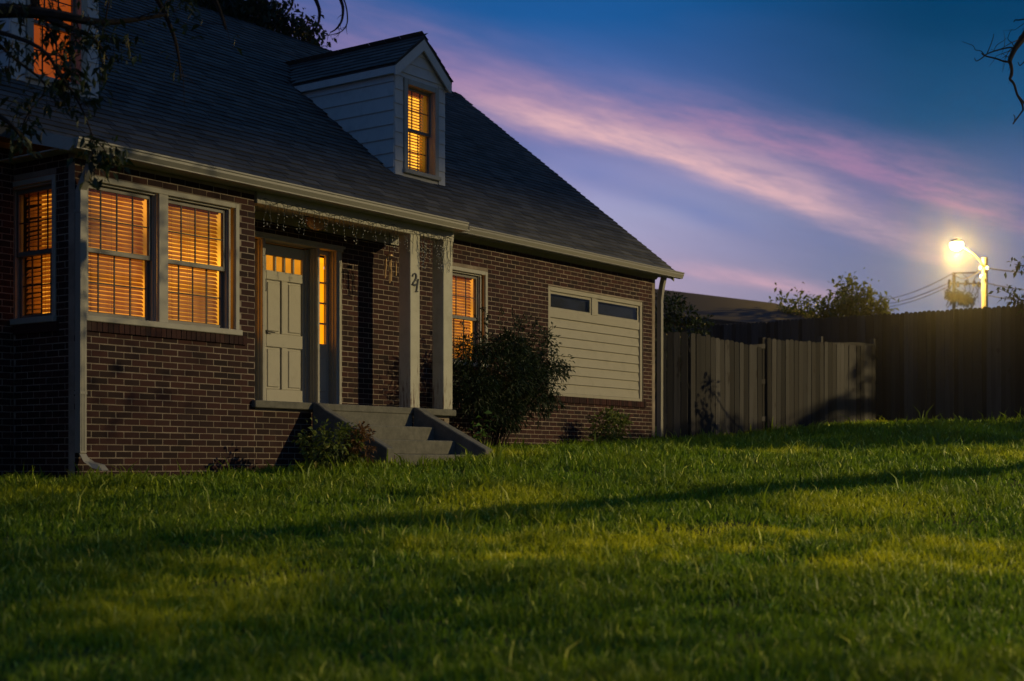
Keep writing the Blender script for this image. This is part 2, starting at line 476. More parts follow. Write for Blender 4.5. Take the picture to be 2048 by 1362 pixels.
BL, BH, BD = .193, .058, .012
full_mesh = MB().box(-BL / 2, BL / 2, 0, BD, -BH / 2, BH / 2).mesh('brick')
full_mesh.materials.append(M['brick'])
brick_jobs = []        # (distance, wall part, centre, rotation) for full bricks
def wall(org, u, n, length, z0, z1, holes, first=0.0, name='wall', backing=.10, want=True):
    """a brick wall: backing of mortar with openings, bricks standing proud of it.
    org: left end (x, y), u: unit direction along, n: outward normal; holes: (u0, u1, z0, z1)"""
    o, u, n = Vector((*org, 0)), Vector((*u, 0)), Vector((*n, 0))
    b = MB()
    us = sorted({0, length, *[h[0] for h in holes], *[h[1] for h in holes]}); zs = sorted({z0, z1, *[h[2] for h in holes], *[h[3] for h in holes]})
    for i in range(len(us) - 1):
        for j in range(len(zs) - 1):
            cu, cz = (us[i] + us[i + 1]) / 2, (zs[j] + zs[j + 1]) / 2
            if any(h[0] < cu < h[1] and h[2] < cz < h[3] for h in holes): continue
            c = [o + u * a - n * .0035 - n * d for d in (0, backing) for a in (us[i], us[i + 1])]
            v = [(q.x, q.y, z) for z in (zs[j], zs[j + 1]) for q in c]
            b.add(v, [(0, 1, 5, 4), (3, 2, 6, 7), (2, 0, 4, 6), (1, 3, 7, 5), (4, 5, 7, 6), (2, 3, 1, 0)])
    w = obj(name, b, M['mortar'], house)
    rest = MB()
    rot = Matrix(((u.x, -n.x, 0), (u.y, -n.y, 0), (0, 0, 1))).to_4x4()
    nc = int((z1 - Z0) / CRS) + 1
    for k in range(nc):
        zc = Z0 + (k + .5) * CRS
        if zc < z0 or zc + BH / 2 > z1: continue
        spans = [(0.0, length)]
        for h in holes:
            if h[2] - .02 < zc < h[3] + .02:
                spans = [s for a, e in spans for s in ((a, min(e, h[0])), (max(a, h[1]), e)) if s[1] - s[0] > .02]
        off = first + (.1016 if k % 2 else 0)
        i = -1
        while True:
            a = off + i * .2032; e = a + BL; i += 1
            if a > length: break
            for s0, s1 in spans:
                a2, e2 = max(a, s0 + .002), min(e, s1 - .002)
                if e2 - a2 < .025: continue
                c = o + u * ((a2 + e2) / 2 + random.uniform(-.002, .002)) + Vector((0, 0, zc + random.uniform(-.0015, .0015))) - n * random.uniform(0, .0028)
                if e2 - a2 > BL - .004 and want:
                    brick_jobs.append(((c - CAM).length, w, c, rot, rest))
                else:
                    addbrick(rest, c, rot, (e2 - a2) / BL)
    return w, rest
BV = np.array([v.co[:] for v in full_mesh.vertices]); BF = [tuple(p.vertices) for p in full_mesh.polygons]
def addbrick(mb, c, rot, sx=1.0):
    r = np.array(rot.to_3x3())
    mb.add((BV * (sx, 1, 1)) @ r.T + np.array(c), BF)

walls = []
walls.append(wall((0, 0), (1, 0), (0, -1), 2.44, 1.0, 4.60, [(.10, 2.20, 2.87, 4.41)], .1016))
walls.append(wall((0, 1.0), (0, -1), (-1, 0), .985, 0.95, 4.66, [(-.2, .70, 2.87, 4.43)], 0.03))
FW = 13.03
holes_f = [(2.97, 4.94, 1.0, 4.34), (6.84, 8.14, 2.88, 4.37), (9.72, 12.62, 2.53, 4.33)]
walls.append(wall((2.44, 1.0), (1, 0), (0, -1), FW - 2.44, 1.35, 4.81, [(a - 2.44, b - 2.44, c, d) for a, b, c, d in holes_f], .0))
walls.append(wall((HX0, 1.0), (1, 0), (0, -1), 4.5, .8, 4.81, [], .0, want=False))
walls.append(wall((2.44, .016), (0, 1), (1, 0), .984, 1.2, 4.6, [], .0, want=False))
walls.append(wall((FW, 1.0), (0, 1), (1, 0), 8.96, 1.5, 4.8, [], .0, want=False))
walls.append(wall((2.44, .02), (1, 0), (0, -1), 3.54, 1.1, 2.145, [], .05))
walls.append(wall((5.98, .02), (0, 1), (1, 0), .98, 1.2, 2.145, [], .05, want=False))
brick_jobs.sort(key=lambda j: j[0])
for i, (d, w, c, rot, rest) in enumerate(brick_jobs):
    if i < 290:
        q = bpy.data.objects.new('brick', full_mesh); col.objects.link(q); q.parent = w
        q.matrix_local = Matrix.Translation(c) @ rot
    else: addbrick(rest, c, rot)
for w, rest in walls:
    if rest.n:
        q = obj('brickwork', rest, M['brick'], w); q['kind'] = 'stuff'
# gable ends and rear, plain
g = MB()
for x in (HX0 + .02, FW - .13): g.prism([(1.1, 4.6), (9.9, 4.6), (5.5, roofz(5.5) - .25)], 'x', x, x + .1)
g.box(HX0, FW, 9.9, 10.0, 1.2, 4.8); g.box(HX0, HX0 + .1, 1.12, 9.9, .8, 4.8)
obj('gable_wall', g, M['mortar'], house)

# rowlock sills: single bricks on edge
def rowlock(x0, x1, y, z0, z1, name='brick_sill'):
    b = MB(); n = round((x1 - x0) / .068); s = (x1 - x0) / n
    for i in range(n):
        b.box(x0 + i * s + .004, x0 + (i + 1) * s - .004, y - .028 + random.uniform(-.003, .003), y + .06, z0, z1)
    q = obj(name, b, M['brick'], house)
    obj('mortar_bed', MB().box(x0, x1, y - .020, y + .06, z0 + .004, z1 - .004), M['mortar'], q)
rowlock(.04, 2.30, 0, 2.842, 2.938)
obj('brick_sill', MB().box(-.028, .06, .26, .97, 2.842, 2.938), M['brick'], house)
rowlock(6.8, 8.2, 1.0, 2.842, 2.938)
rowlock(9.68, 12.68, 1.0, 2.50, 2.597)

# ---------------- windows
def bxuv(mb, F, u0, u1, d0, d1, z0, z1):
    """box in a window frame of reference: u along the wall, d into the wall"""
    o, u, n = F
    c = [o + u * a + n * d for d in (d0, d1) for a in (u0, u1)]
    mb.add([(q.x, q.y, z) for z in (z0, z1) for q in c], [(1, 0, 2, 3), (4, 5, 7, 6), (0, 1, 5, 4), (3, 2, 6, 7), (2, 0, 4, 6), (1, 3, 7, 5)])
def frame_ring(mb, F, u0, u1, z0, z1, wd, d0, d1, bot=None):
    bot = wd if bot is None else bot
    bxuv(mb, F, u0, u0 + wd, d0, d1, z0, z1); bxuv(mb, F, u1 - wd, u1, d0, d1, z0, z1)
    bxuv(mb, F, u0 + wd, u1 - wd, d0, d1, z1 - wd, z1)
    if bot: bxuv(mb, F, u0 + wd, u1 - wd, d0, d1, z0, z0 + bot)
def sash_pair(win, F, u0, u1, z0, z1, cols=4, rows=2, up=True):
    """double hung sashes between jambs u0..u1"""
    zm = (z0 + z1) / 2
    for nm, a, b, d in (('sash', zm - .02, z1, .075), ('sash', z0, zm + .025, .115)):
        m = MB(); frame_ring(m, F, u0, u1, a, b, .042, d, d + .035, .05)
        s = obj(nm, m, M['sash'], win, bevel=.004)
        k = MB(); gu0, gu1, ga, gb = u0 + .042, u1 - .042, a + .05, b - .042
        for i in range(1, cols):
            c = gu0 + (gu1 - gu0) * i / cols; bxuv(k, F, c - .007, c + .007, d + .011, d + .022, ga, gb)
        for i in range(1, rows):
            c = ga + (gb - ga) * i / rows; bxuv(k, F, gu0, gu1, d + .012, d + .021, c - .006, c + .006)
        obj('muntin', k, M['muntin'], s)
        p = MB(); bxuv(p, F, gu0 - .005, gu1 + .005, d + .014, d + .018, ga - .005, gb + .005)
        obj('pane', p, M['glass'], s)

def lit_room(name, F, u0, u1, z0, z1, d, m):
    b = MB(); bxuv(b, F, u0, u1, d, d + .02, z0, z1); o = obj(name, b, m, house); return o

def blind(F, u0, u1, z0, z1, d, label, group='slatted blinds in the lit windows', tilt=53, pitch=.0432):
    o, u, n = F
    c = o + u * ((u0 + u1) / 2) + n * d
    t = thing('window_blind', (c.x, c.y, z0), label, 'window blind', group)
    hw = (u1 - u0) / 2; th = R(tilt)
    sm = MB(); prof = []
    for k in range(5):
        s = (k / 4 - .5) * .050
        prof.append((s * math.cos(th) - .003 * (1 - (2 * k / 4 - 1) ** 2) * math.sin(th), s * math.sin(th) + .003 * (1 - (2 * k / 4 - 1) ** 2) * math.cos(th)))
    pts = []
    for (dd, zz) in prof:
        for a in (-hw, hw):
            q = u * a + n * dd; pts.append((q.x, q.y, zz))
    fs = [(2 * k, 2 * k + 1, 2 * k + 3, 2 * k + 2) for k in range(4)]
    sm.add(pts, fs); me = sm.mesh('slat'); me.materials.append(M['slat'])
    cnt = int((z1 - .05 - z0) / pitch)
    for i in range(cnt):
        q = bpy.data.objects.new('slat', me); col.objects.link(q); q.parent = t
        q.location = (0, 0, .03 + i * pitch)
        q.rotation_euler = (random.uniform(-.05, .05), random.uniform(-.004, .004), 0)
    h = MB(); bxuv(h, (Vector((0, 0, 0)), u, n), -hw, hw, -.028, .028, z1 - z0 - .045, z1 - z0)
    hr = obj('headrail', h, M['slat']); hr.parent = t
    h = MB(); bxuv(h, (Vector((0, 0, 0)), u, n), -hw, hw, -.02, .02, -.004, .014)
    hr = obj('bottom_rail', h, M['slat']); hr.parent = t
    h = MB()
    for f in (-.62, .0, .62):
        for dd in (-.02, .02):
            q = u * (f * hw) + n * dd; h.tube([(q.x, q.y, 0), (q.x, q.y, z1 - z0)], .0012, 4)
    hr = obj('cord', h, M['muntin']); hr.parent = t
    return t

FB = (Vector((0, 0, 0)), Vector((1, 0, 0)), Vector((0, 1, 0)))
FS = (Vector((0, 0, 0)), Vector((0, 1, 0)), Vector((1, 0, 0)))
FR = (Vector((0, 1.0, 0)), Vector((1, 0, 0)), Vector((0, 1, 0)))
def double_hung(F, units, u0, u1, z0, z1, sill=True, d_front=-.012):
    """units: list of (jamb u0, u1); casing from u0 to u1, z0 (top of sill) to z1"""
    w = MB()
    frame_ring(w, F, u0, u1, z0, z1, .055, d_front, .03, 0)
    for a, b in zip(units[:-1], units[1:]): bxuv(w, F, a[1] + .02, b[0] - .02, d_front + .002, .03, z0, z1 - .055)
    win = obj('window', w, M['trim'], house, bevel=.004)
    j = MB()
    for a, b in units:
        bxuv(j, F, a - .022, a, .03, .165, z0, z1 - .03); bxuv(j, F, b, b + .022, .03, .165, z0, z1 - .03)
        bxuv(j, F, a, b, .03, .165, z1 - .075, z1 - .05)
        bxuv(j, F, a, a + .014, .055, .073, z0, z1 - .075); bxuv(j, F, b - .014, b, .055, .073, z0, z1 - .075)
    obj('frame', j, M['trim'], win)
    if sill:
        s = MB(); bxuv(s, F, u0 - .01, u1 + .02, -.045, .18, z0 - .062, z0)
        obj('sill', s, M['trim'], win, bevel=.006)
    for a, b in units: sash_pair(win, F, a + .002, b - .002, z0 + .002, z1 - .077)
    return win
double_hung(FB, [(.135, 1.035), (1.20, 2.075)], .10, 2.195, 3.0, 4.405)
double_hung(FS, [(.36, 1.07)], .305, 1.14, 3.0, 4.42)
double_hung(FR, [(6.98, 7.99)], 6.86, 8.12, 3.0, 4.365)

# lit rooms behind the glass, dark backs between them
lit_room('lit_room', FB, .36, 1.30, 2.94, 4.45, .34, M['glow']); lit_room('lit_room', FB, 1.305, 2.30, 2.94, 4.45, .34, M['glow_bright'])
lit_room('lit_room', FS, .365, .97, 3.02, 4.36, .32, M['glow'])
lit_room('lit_room', FR, 6.75, 8.3, 2.9, 4.5, .34, M['glow'])
blind(FB, .165, 1.005, 3.02, 4.33, .195, 'slatted blind glowing amber in the left half of the bay window')
blind(FB, 1.23, 2.045, 3.02, 4.33, .195, 'brightest slatted blind, in the half of the bay window nearest the door')
blind(FS, .39, 1.04, 3.02, 4.34, .195, 'narrow slatted blind in the side window behind the downspout')
blind(FR, 7.01, 7.96, 3.02, 4.285, .195, 'orange slatted blind in the window behind the tall shrub')

# ---------------- boarded former garage opening with two transom panes
bo = MB()
frame_ring(bo, FR, 9.725, 12.615, 2.60, 4.325, .07, .018, .08, .05)
bxuv(bo, FR, 11.02, 11.20, .026, .08, 3.97, 4.255)
bxuv(bo, FR, 9.796, 12.544, .030, .08, 3.84, 3.97)
bx_ = obj('boarded_opening', bo, M['board'], house, bevel=.004)
nb = 8; hb = (3.84 - 2.65) / nb
for i in range(nb):
    z = 2.65 + i * hb
    p = MB(); p.prism([(1.036, z + .004), (1.08, z + .004), (1.08, z + hb - .004), (1.056, z + hb - .004)], 'x', 9.797, 12.543)
    obj('siding_board', p, M['board'], bx_)
for a, b in ((9.81, 11.02), (11.20, 12.53)):
    f = MB(); frame_ring(f, FR, a, b, 3.97, 4.25, .035, .045, .075); s = obj('transom', f, M['board'], bx_)
    p = MB(); bxuv(p, FR, a + .03, b - .03, .058, .064, 4.0, 4.22); obj('pane', p, M['glass'], bx_)
f = MB(); bxuv(f, FR, 9.7, 12.65, .12, .14, 2.5, 4.35); obj('dark_backing', f, M['dark'], bx_)

# ---------------- door between two sidelights, set deep in its frame
DY = .97
dc = MB()
for a, b in ((2.98, 3.12), (4.825, 4.93)): dc.box(a, b, DY, DY + .20, 2.23, 4.28)                     # outer jambs
for a, b in ((3.505, 3.555), (4.475, 4.515)): dc.box(a, b, DY, DY + .24, 2.23, 4.28)                  # mullions beside the door
dc.box(2.96, 4.95, DY - .012, DY + .24, 4.28, 4.345)
df = obj('door_frame', dc, M['trim'], house, bevel=.006)
mo = MB()
for a in (3.505, 4.475, 4.825):
    for yy in (.05, .10, .145): mo.box(a - .010, a - .001, DY + yy, DY + yy + .02, 2.24, 4.28)
mo.box(2.95, 4.96, DY - .035, DY - .013, 4.318, 4.348)
obj('moulding', mo, M['trim'], df)
obj('threshold', MB().box(3.0, 4.92, DY - .05, DY + .24, 2.215, 2.245), M['concrete'], df)
DX0, DX1, DZ0, DZ1 = 3.557, 4.473, 2.25, 4.26
dd = MB(); yd0, yd1 = 1.15, 1.195
LX0, LX1, LZ0, LZ1 = 3.745, 4.385, 3.935, 4.125
lx = [LX0 + i * (LX1 - LX0) / 4 for i in range(5)]
PA = ((LX0, 4.01), (4.115, LX1))
# stiles and rails, open where the four lites are
dd.box(DX0, LX0, yd0, yd1, DZ0, DZ1); dd.box(LX1, DX1, yd0, yd1, DZ0, DZ1)
dd.box(LX0, LX1, yd0, yd1, LZ1, DZ1); dd.box(LX0, LX1, yd0, yd1, 3.82, LZ0)
dd.box(LX0, LX1, yd0, yd1, DZ0, 2.45); dd.box(LX0, LX1, yd0, yd1, 2.98, 3.15); dd.box(4.01, 4.115, yd0, yd1, 2.45, 2.98); dd.box(4.01, 4.115, yd0, yd1, 3.15, 3.82)
for i in (1, 2, 3): dd.box(lx[i] - .015, lx[i] + .015, yd0, yd1, LZ0, LZ1)
door = obj('front_door', dd, M['door'], house, bevel=.006)
obj('door_stop', MB().box(4.425, 4.473, yd0 - .02, yd0 - .001, 2.25, 4.26), M['trim'], df)
for a, b in PA:
    for c, e in ((2.45, 2.98), (3.15, 3.82)):
        p = MB(); p.box(a, b, yd0 + .024, yd1 - .004, c, e); p.box(a + .03, b - .03, yd0 + .010, yd0 + .025, c + .03, e - .03)
        obj('panel', p, M['door'], door, bevel=.008)
for i in range(4):
    a, b = lx[i] + (.015 if i else 0), lx[i + 1] - (.015 if i < 3 else 0)
    obj('pane', MB().box(a, b, yd0 + .03, yd0 + .034, LZ0, LZ1), M['glass'], door)
obj('glow_lining', MB().box(3.64, 4.46, yd1 + .05, yd1 + .06, 3.85, 4.2), M['glow_door'], door)
obj('keypad_lock', MB().box(3.67, 3.735, yd0 - .024, yd0, 3.66, 3.82), M['black'], door, bevel=.012)
hd = MB(); hd.tube([(3.725, yd0, 3.16), (3.725, yd0 - .05, 3.16)], [.026, .014], 10); hd.tube([(3.725, yd0 - .045, 3.16), (3.84, yd0 - .05, 3.155)], [.010, .007], 8)
obj('handle', hd, M['iron'], door)
for SX0, SX1 in ((3.12, 3.505), (4.515, 4.825)):
    sl = MB(); frame_ring(sl, FR, SX0, SX1, 2.24, 4.28, .055, .10, .14, .12)
    sl.box(SX0 + .055, SX1 - .055, 1.10, 1.14, 2.36, 3.07)
    side = obj('sidelight', sl, M['door'], house, bevel=.004)
    obj('panel', MB().box(SX0 + .10, SX1 - .07, 1.086, 1.10, 2.45, 2.88), M['door'], side, bevel=.006)
    for i in range(4):
        z0 = 3.075 + i * .265
        obj('pane', MB().box(SX0 + .055, SX1 - .055, 1.118, 1.122, z0, z0 + .255), M['glass'], side)
        if i: obj('muntin', MB().box(SX0 + .055, SX1 - .055, 1.100, 1.138, z0 - .016, z0 + .004), M['door'], side)
    obj('glow_lining', MB().box(SX0 + .03, SX1 - .03, 1.17, 1.18, 3.0, 4.2), M['glow_hot'], side)

# ---------------- porch
obj('porch_slab', MB().box(2.39, 6.035, -.06, .985, 2.147, 2.230), M['concrete'], house, bevel=.008)
obj('porch_ceiling', MB().box(2.46, 6.05, .12, .99, 4.60, 4.63), M['trim'], house)
obj('porch_frieze', MB().box(2.46, 6.05, .955, .985, 4.50, 4.60), M['trim'], house)
obj('porch_beam', MB().box(2.445, 6.02, -.03, .12, 4.452, 4.598), M['trim'], house, bevel=.005)
def column(x0, x1):
    c = MB(); c.box(x0, x1, -.035, .155, 2.232, 4.450)
    return obj('porch_column', c, M['peel'], house, bevel=.006)
c1 = column(5.115, 5.305); c2 = column(5.79, 5.985)
# house number: two italic serif numerals
def stroke(mb, pts, w):
    n = len(pts); L, Rr = [], []
    for i, p in enumerate(pts):
        a = Vector(pts[max(i - 1, 0)]); b = Vector(pts[min(i + 1, n - 1)]); t = (b - a).normalized(); q = Vector((-t.y, t.x)) * w[i]
        L.append((p[0] + q.x, p[1] + q.y)); Rr.append((p[0] - q.x, p[1] - q.y))
    for i in range(n - 1):
        mb.prism([L[i], L[i + 1], Rr[i + 1], Rr[i]], 'y', -.047, -.033)
def colpx(x, y): return (5.118 + (x - 817) / 100.5 * 1.0, 1.5 + (930 - y) / 156.0)
n2b = MB()
stroke(n2b, [colpx(*p) for p in [(820.4, 554.6), (820.9, 551.4), (822.4, 548.8), (824.6, 547.6), (826.8, 548.8), (827.9, 552.2), (827.4, 556.8), (825.2, 561.4), (821.8, 566.6), (819.2, 571.0)]],
       [.010, .009, .007, .007, .010, .014, .014, .012, .009, .006])
stroke(n2b, [colpx(*p) for p in [(819.0, 571.2), (821.5, 570.0), (824.5, 571.2), (827.0, 570.6), (827.9, 567.6)]], [.008, .013, .014, .011, .004])
n1b = MB()
stroke(n1b, [colpx(*p) for p in [(828.8, 562.2), (830.4, 560.4), (832.0, 558.2)]], [.004, .007, .009])
stroke(n1b, [colpx(*p) for p in [(831.9, 558.0), (830.6, 566.0), (829.2, 575.0), (828.0, 583.0)]], [.010, .012, .012, .010])
stroke(n1b, [colpx(*p) for p in [(825.6, 584.2), (828.4, 583.2), (831.6, 583.0)]], [.005, .008, .005])
obj('numeral_two', n2b, M['black'], c1); obj('numeral_one', n1b, M['black'], c1)

# ---------------- roofs
RX0, RX1 = -4.62, 13.18
rd = MB()
rd.prism([(EY - .02, EZ - .04), (RY, RZ - .04), (RY + (RY - EY) + .02, EZ - .04), (RY + (RY - EY) + .02, EZ - .16), (RY, RZ - .18), (EY - .02, EZ - .14)], 'x', RX0 + .03, RX1 - .03)
deck = obj('roof', rd, M['shingle'], house)
# shingle tabs, laid course by course up the front slope
TW, EX = .305, .1275
nrm = Vector((0, -ROOFS, 1)).normalized(); upv = Vector((0, 1, ROOFS)).normalized()
slope_len = math.hypot(RY - EY, RZ - EZ)
tab_me = MB().add([(0, 0, .017), (TW - .006, 0, .017), (TW - .006, EX + .05, .0), (0, EX + .05, .0), (0, 0, .001), (TW - .006, 0, .001), (TW - .006, EX + .05, -.004), (0, EX + .05, -.004)],
                  [(0, 1, 2, 3), (4, 5, 1, 0), (5, 6, 2, 1), (7, 4, 0, 3)]).mesh('shingle')
tab_me.materials.append(M['shingle'])
TV = np.array([v.co[:] for v in tab_me.vertices]); TF = [tuple(p.vertices) for p in tab_me.polygons]
def lay_tabs(parent, org, ux, uup, n, width, rows, keep, singles, tw=TW, jitter=True, rowx=None):
    rot = Matrix((ux, uup, n)).transposed().to_4x4(); r3 = np.array(rot.to_3x3())
    rest = MB(); jobs = []
    for r in range(rows):
        sh = (r * .37 % 1) * tw + random.uniform(-.02, .02)
        k = -1
        while k * tw + sh < width:
            a = k * tw + sh; k += 1
            x0 = max(a, 0); x1 = min(a + tw, width)
            if x1 - x0 < .04: continue
            p = org + ux * x0 + uup * (r * EX + (random.uniform(-.006, .006) if jitter else 0)) + n * (random.uniform(0, .006) if jitter else 0)
            if not keep(p + ux * (x1 - x0) / 2 + uup * EX / 2): continue
            jobs.append(((p - CAM).length, p, (x1 - x0) / tw))
    jobs.sort(key=lambda j: j[0])
    got = 0
    for d, p, s in jobs:
        if got < singles and s > .99:
            q = bpy.data.objects.new('shingle', tab_me); col.objects.link(q); q.parent = parent
            q.matrix_local = Matrix.Translation(p - wloc(parent)) @ rot; got += 1
        else: rest.add((TV * (s, 1, 1)) @ r3.T + np.array(p), TF)
    q = obj('shingles', rest, M['shingle'], parent); q['kind'] = 'stuff'

D_Y = 1.66                                 # dormer face plane
DORM = [(7.355, 'right'), (1.00, 'left')]
DHW, D_EZ, D_PZ, DSL = .575, 7.18, 7.775, .82   # half width, eave height of the wall, ridge, pitch
def in_dormer(p):
    for cx, _ in DORM:
        if abs(p.x - cx) < DHW - .03 and p.y > D_Y + .02 and p.z < 7.24: return True
        if abs(p.x - cx) < DHW + .12 and p.z > 7.10 and p.z < D_PZ - DSL * abs(p.x - cx): return True
    return False
lay_tabs(deck, Vector((RX0, EY - .03, EZ - .036)), Vector((1, 0, 0)), upv, nrm, RX1 - RX0, int(slope_len / EX) + 1, lambda p: p.y < RY - .02 and not in_dormer(p), 290)
rc = MB()
for i in range(int((RX1 - RX0) / .14)):
    x = RX0 + i * .14
    rc.add([(x, RY - .13, RZ - .10), (x, RY, RZ + .022), (x, RY + .13, RZ - .10), (x + .2, RY - .13, RZ - .108), (x + .2, RY, RZ + .006), (x + .2, RY + .13, RZ - .108)], [(0, 1, 4, 3), (1, 2, 5, 4), (0, 3, 4, 1)])
obj('ridge_cap', rc, M['shingle'], deck)
# rake boards on the right gable
rk = MB()
for s in (-1, 1):
    y0 = RY + s * (RY - EY)
    poly = [(y0, EZ - .035), (RY, RZ - .035), (RY, RZ - .21), (y0, EZ - .20)]
    rk.prism(poly if s < 0 else poly[::-1], 'x', RX1 - .028, RX1 - .002)
obj('rake_board', rk, M['trim'], deck)
# shed roof over bay and porch
sh = MB(); sh.prism([(-.26, 4.655), (.80, 4.93), (.80, 4.86), (-.26, 4.60)], 'x', -.19, 6.06)
shed = obj('shed_roof', sh, M['shingle'], house)
obj('fascia', MB().prism([(-.262, 4.60), (-.262, 4.668), (.80, 4.945), (.80, 4.80), (-.20, 4.555)], 'x', -.225, -.192), M['trim'], shed)
obj('soffit', MB().box(-.19, 6.06, -.26, -.002, 4.585, 4.598), M['trim'], shed)
sf = MB(); sf.box(-.19, -.01, -.002, 1.0, 4.60, 4.613); obj('soffit', sf, M['trim'], shed)
obj('soffit', MB().box(6.08, RX1, .76, .998, 4.812, 4.826), M['trim'], deck)
obj('fascia', MB().box(6.08, RX1 - .03, .742, .764, 4.77, 4.90), M['trim'], deck)
cv = MB(); cv.prism([(.998, 4.76), (.998, 4.81), (.95, 4.81)], 'x', 6.08, RX1 - .12); obj('crown_moulding', cv, M['trim'], deck)
# gutters: ogee profile swept along the eaves
def gutter(x0, x1, y, zb, h=.105, w=.11):
    pr = [(y, zb), (y, zb + h), (y - w, zb + h), (y - w, zb + h - .016), (y - w + .012, zb + h - .024), (y - w + .012, zb + h * .55), (y - w + .035, zb + .012), (y - w + .035, zb)]
    a = MB(); a.prism(pr, 'x', x0, x1)
    g_ = obj('gutter', a, M['gutter'], house)
    e = MB(); e.prism([(p[0] + (.003 if p[0] < y - .001 else 0), p[1]) for p in pr], 'x', x1, x1 + .004); obj('end_cap', e, M['gutter'], g_)
    return g_
gutter(-.20, 5.965, -.215, 4.572); gutter(5.95, 13.42, .74, 4.79)
# downspouts
def spout(pts, w, d, name='downspout', kick=None):
    b = MB()
    for (p, q) in zip(pts[:-1], pts[1:]):
        p, q = Vector(p), Vector(q)
        v = []
        for c in (p, q):
            v += [(c.x - w / 2, c.y - d / 2, c.z), (c.x + w / 2, c.y - d / 2, c.z), (c.x + w / 2, c.y + d / 2, c.z), (c.x - w / 2, c.y + d / 2, c.z)]
        b.add(v, [(3, 2, 1, 0), (4, 5, 6, 7), (0, 1, 5, 4), (1, 2, 6, 5), (2, 3, 7, 6), (3, 0, 4, 7)])
    o = obj(name, b, M['gutter'], house)
    return o
ds = spout([(.045, -.24, 4.58), (.045, -.19, 4.45), (.03, -.055, 4.22), (.03, -.05, 1.62)], .075, .085)
rb = MB()
for x in (.012, .03, .048): rb.box(x - .004, x + .004, -.097, -.092, 1.64, 4.2)
obj('rib', rb, M['gutter'], ds)
el = MB()
pp = [(.03, -.05, 1.64), (.05, -.09, 1.56), (.09, -.17, 1.50), (.14, -.26, 1.475)]
for p, q in zip(pp[:-1], pp[1:]):
    v = []
    for c in (p, q): v += [(c[0] - .04, c[1] - .035, c[2] - .03), (c[0] + .04, c[1] - .035, c[2] - .03), (c[0] + .04, c[1] + .035, c[2] + .03), (c[0] - .04, c[1] + .035, c[2] + .03)]
    el.add(v, [(3, 2, 1, 0), (4, 5, 6, 7), (0, 1, 5, 4), (1, 2, 6, 5), (2, 3, 7, 6), (3, 0, 4, 7)])
obj('elbow', el, M['gutter'], ds)
for z in (4.0, 2.2): obj('strap', MB().box(-.012, .072, -.098, -.001, z, z + .03), M['gutter'], ds)
d2 = spout([(13.09, .86, 4.80), (13.085, .90, 4.62), (13.08, .93, 4.40), (13.08, .935, 2.0)], .075, .085)
d3 = spout([(6.02, .02, 4.56), (6.02, .02, 4.40)], .028, .03)

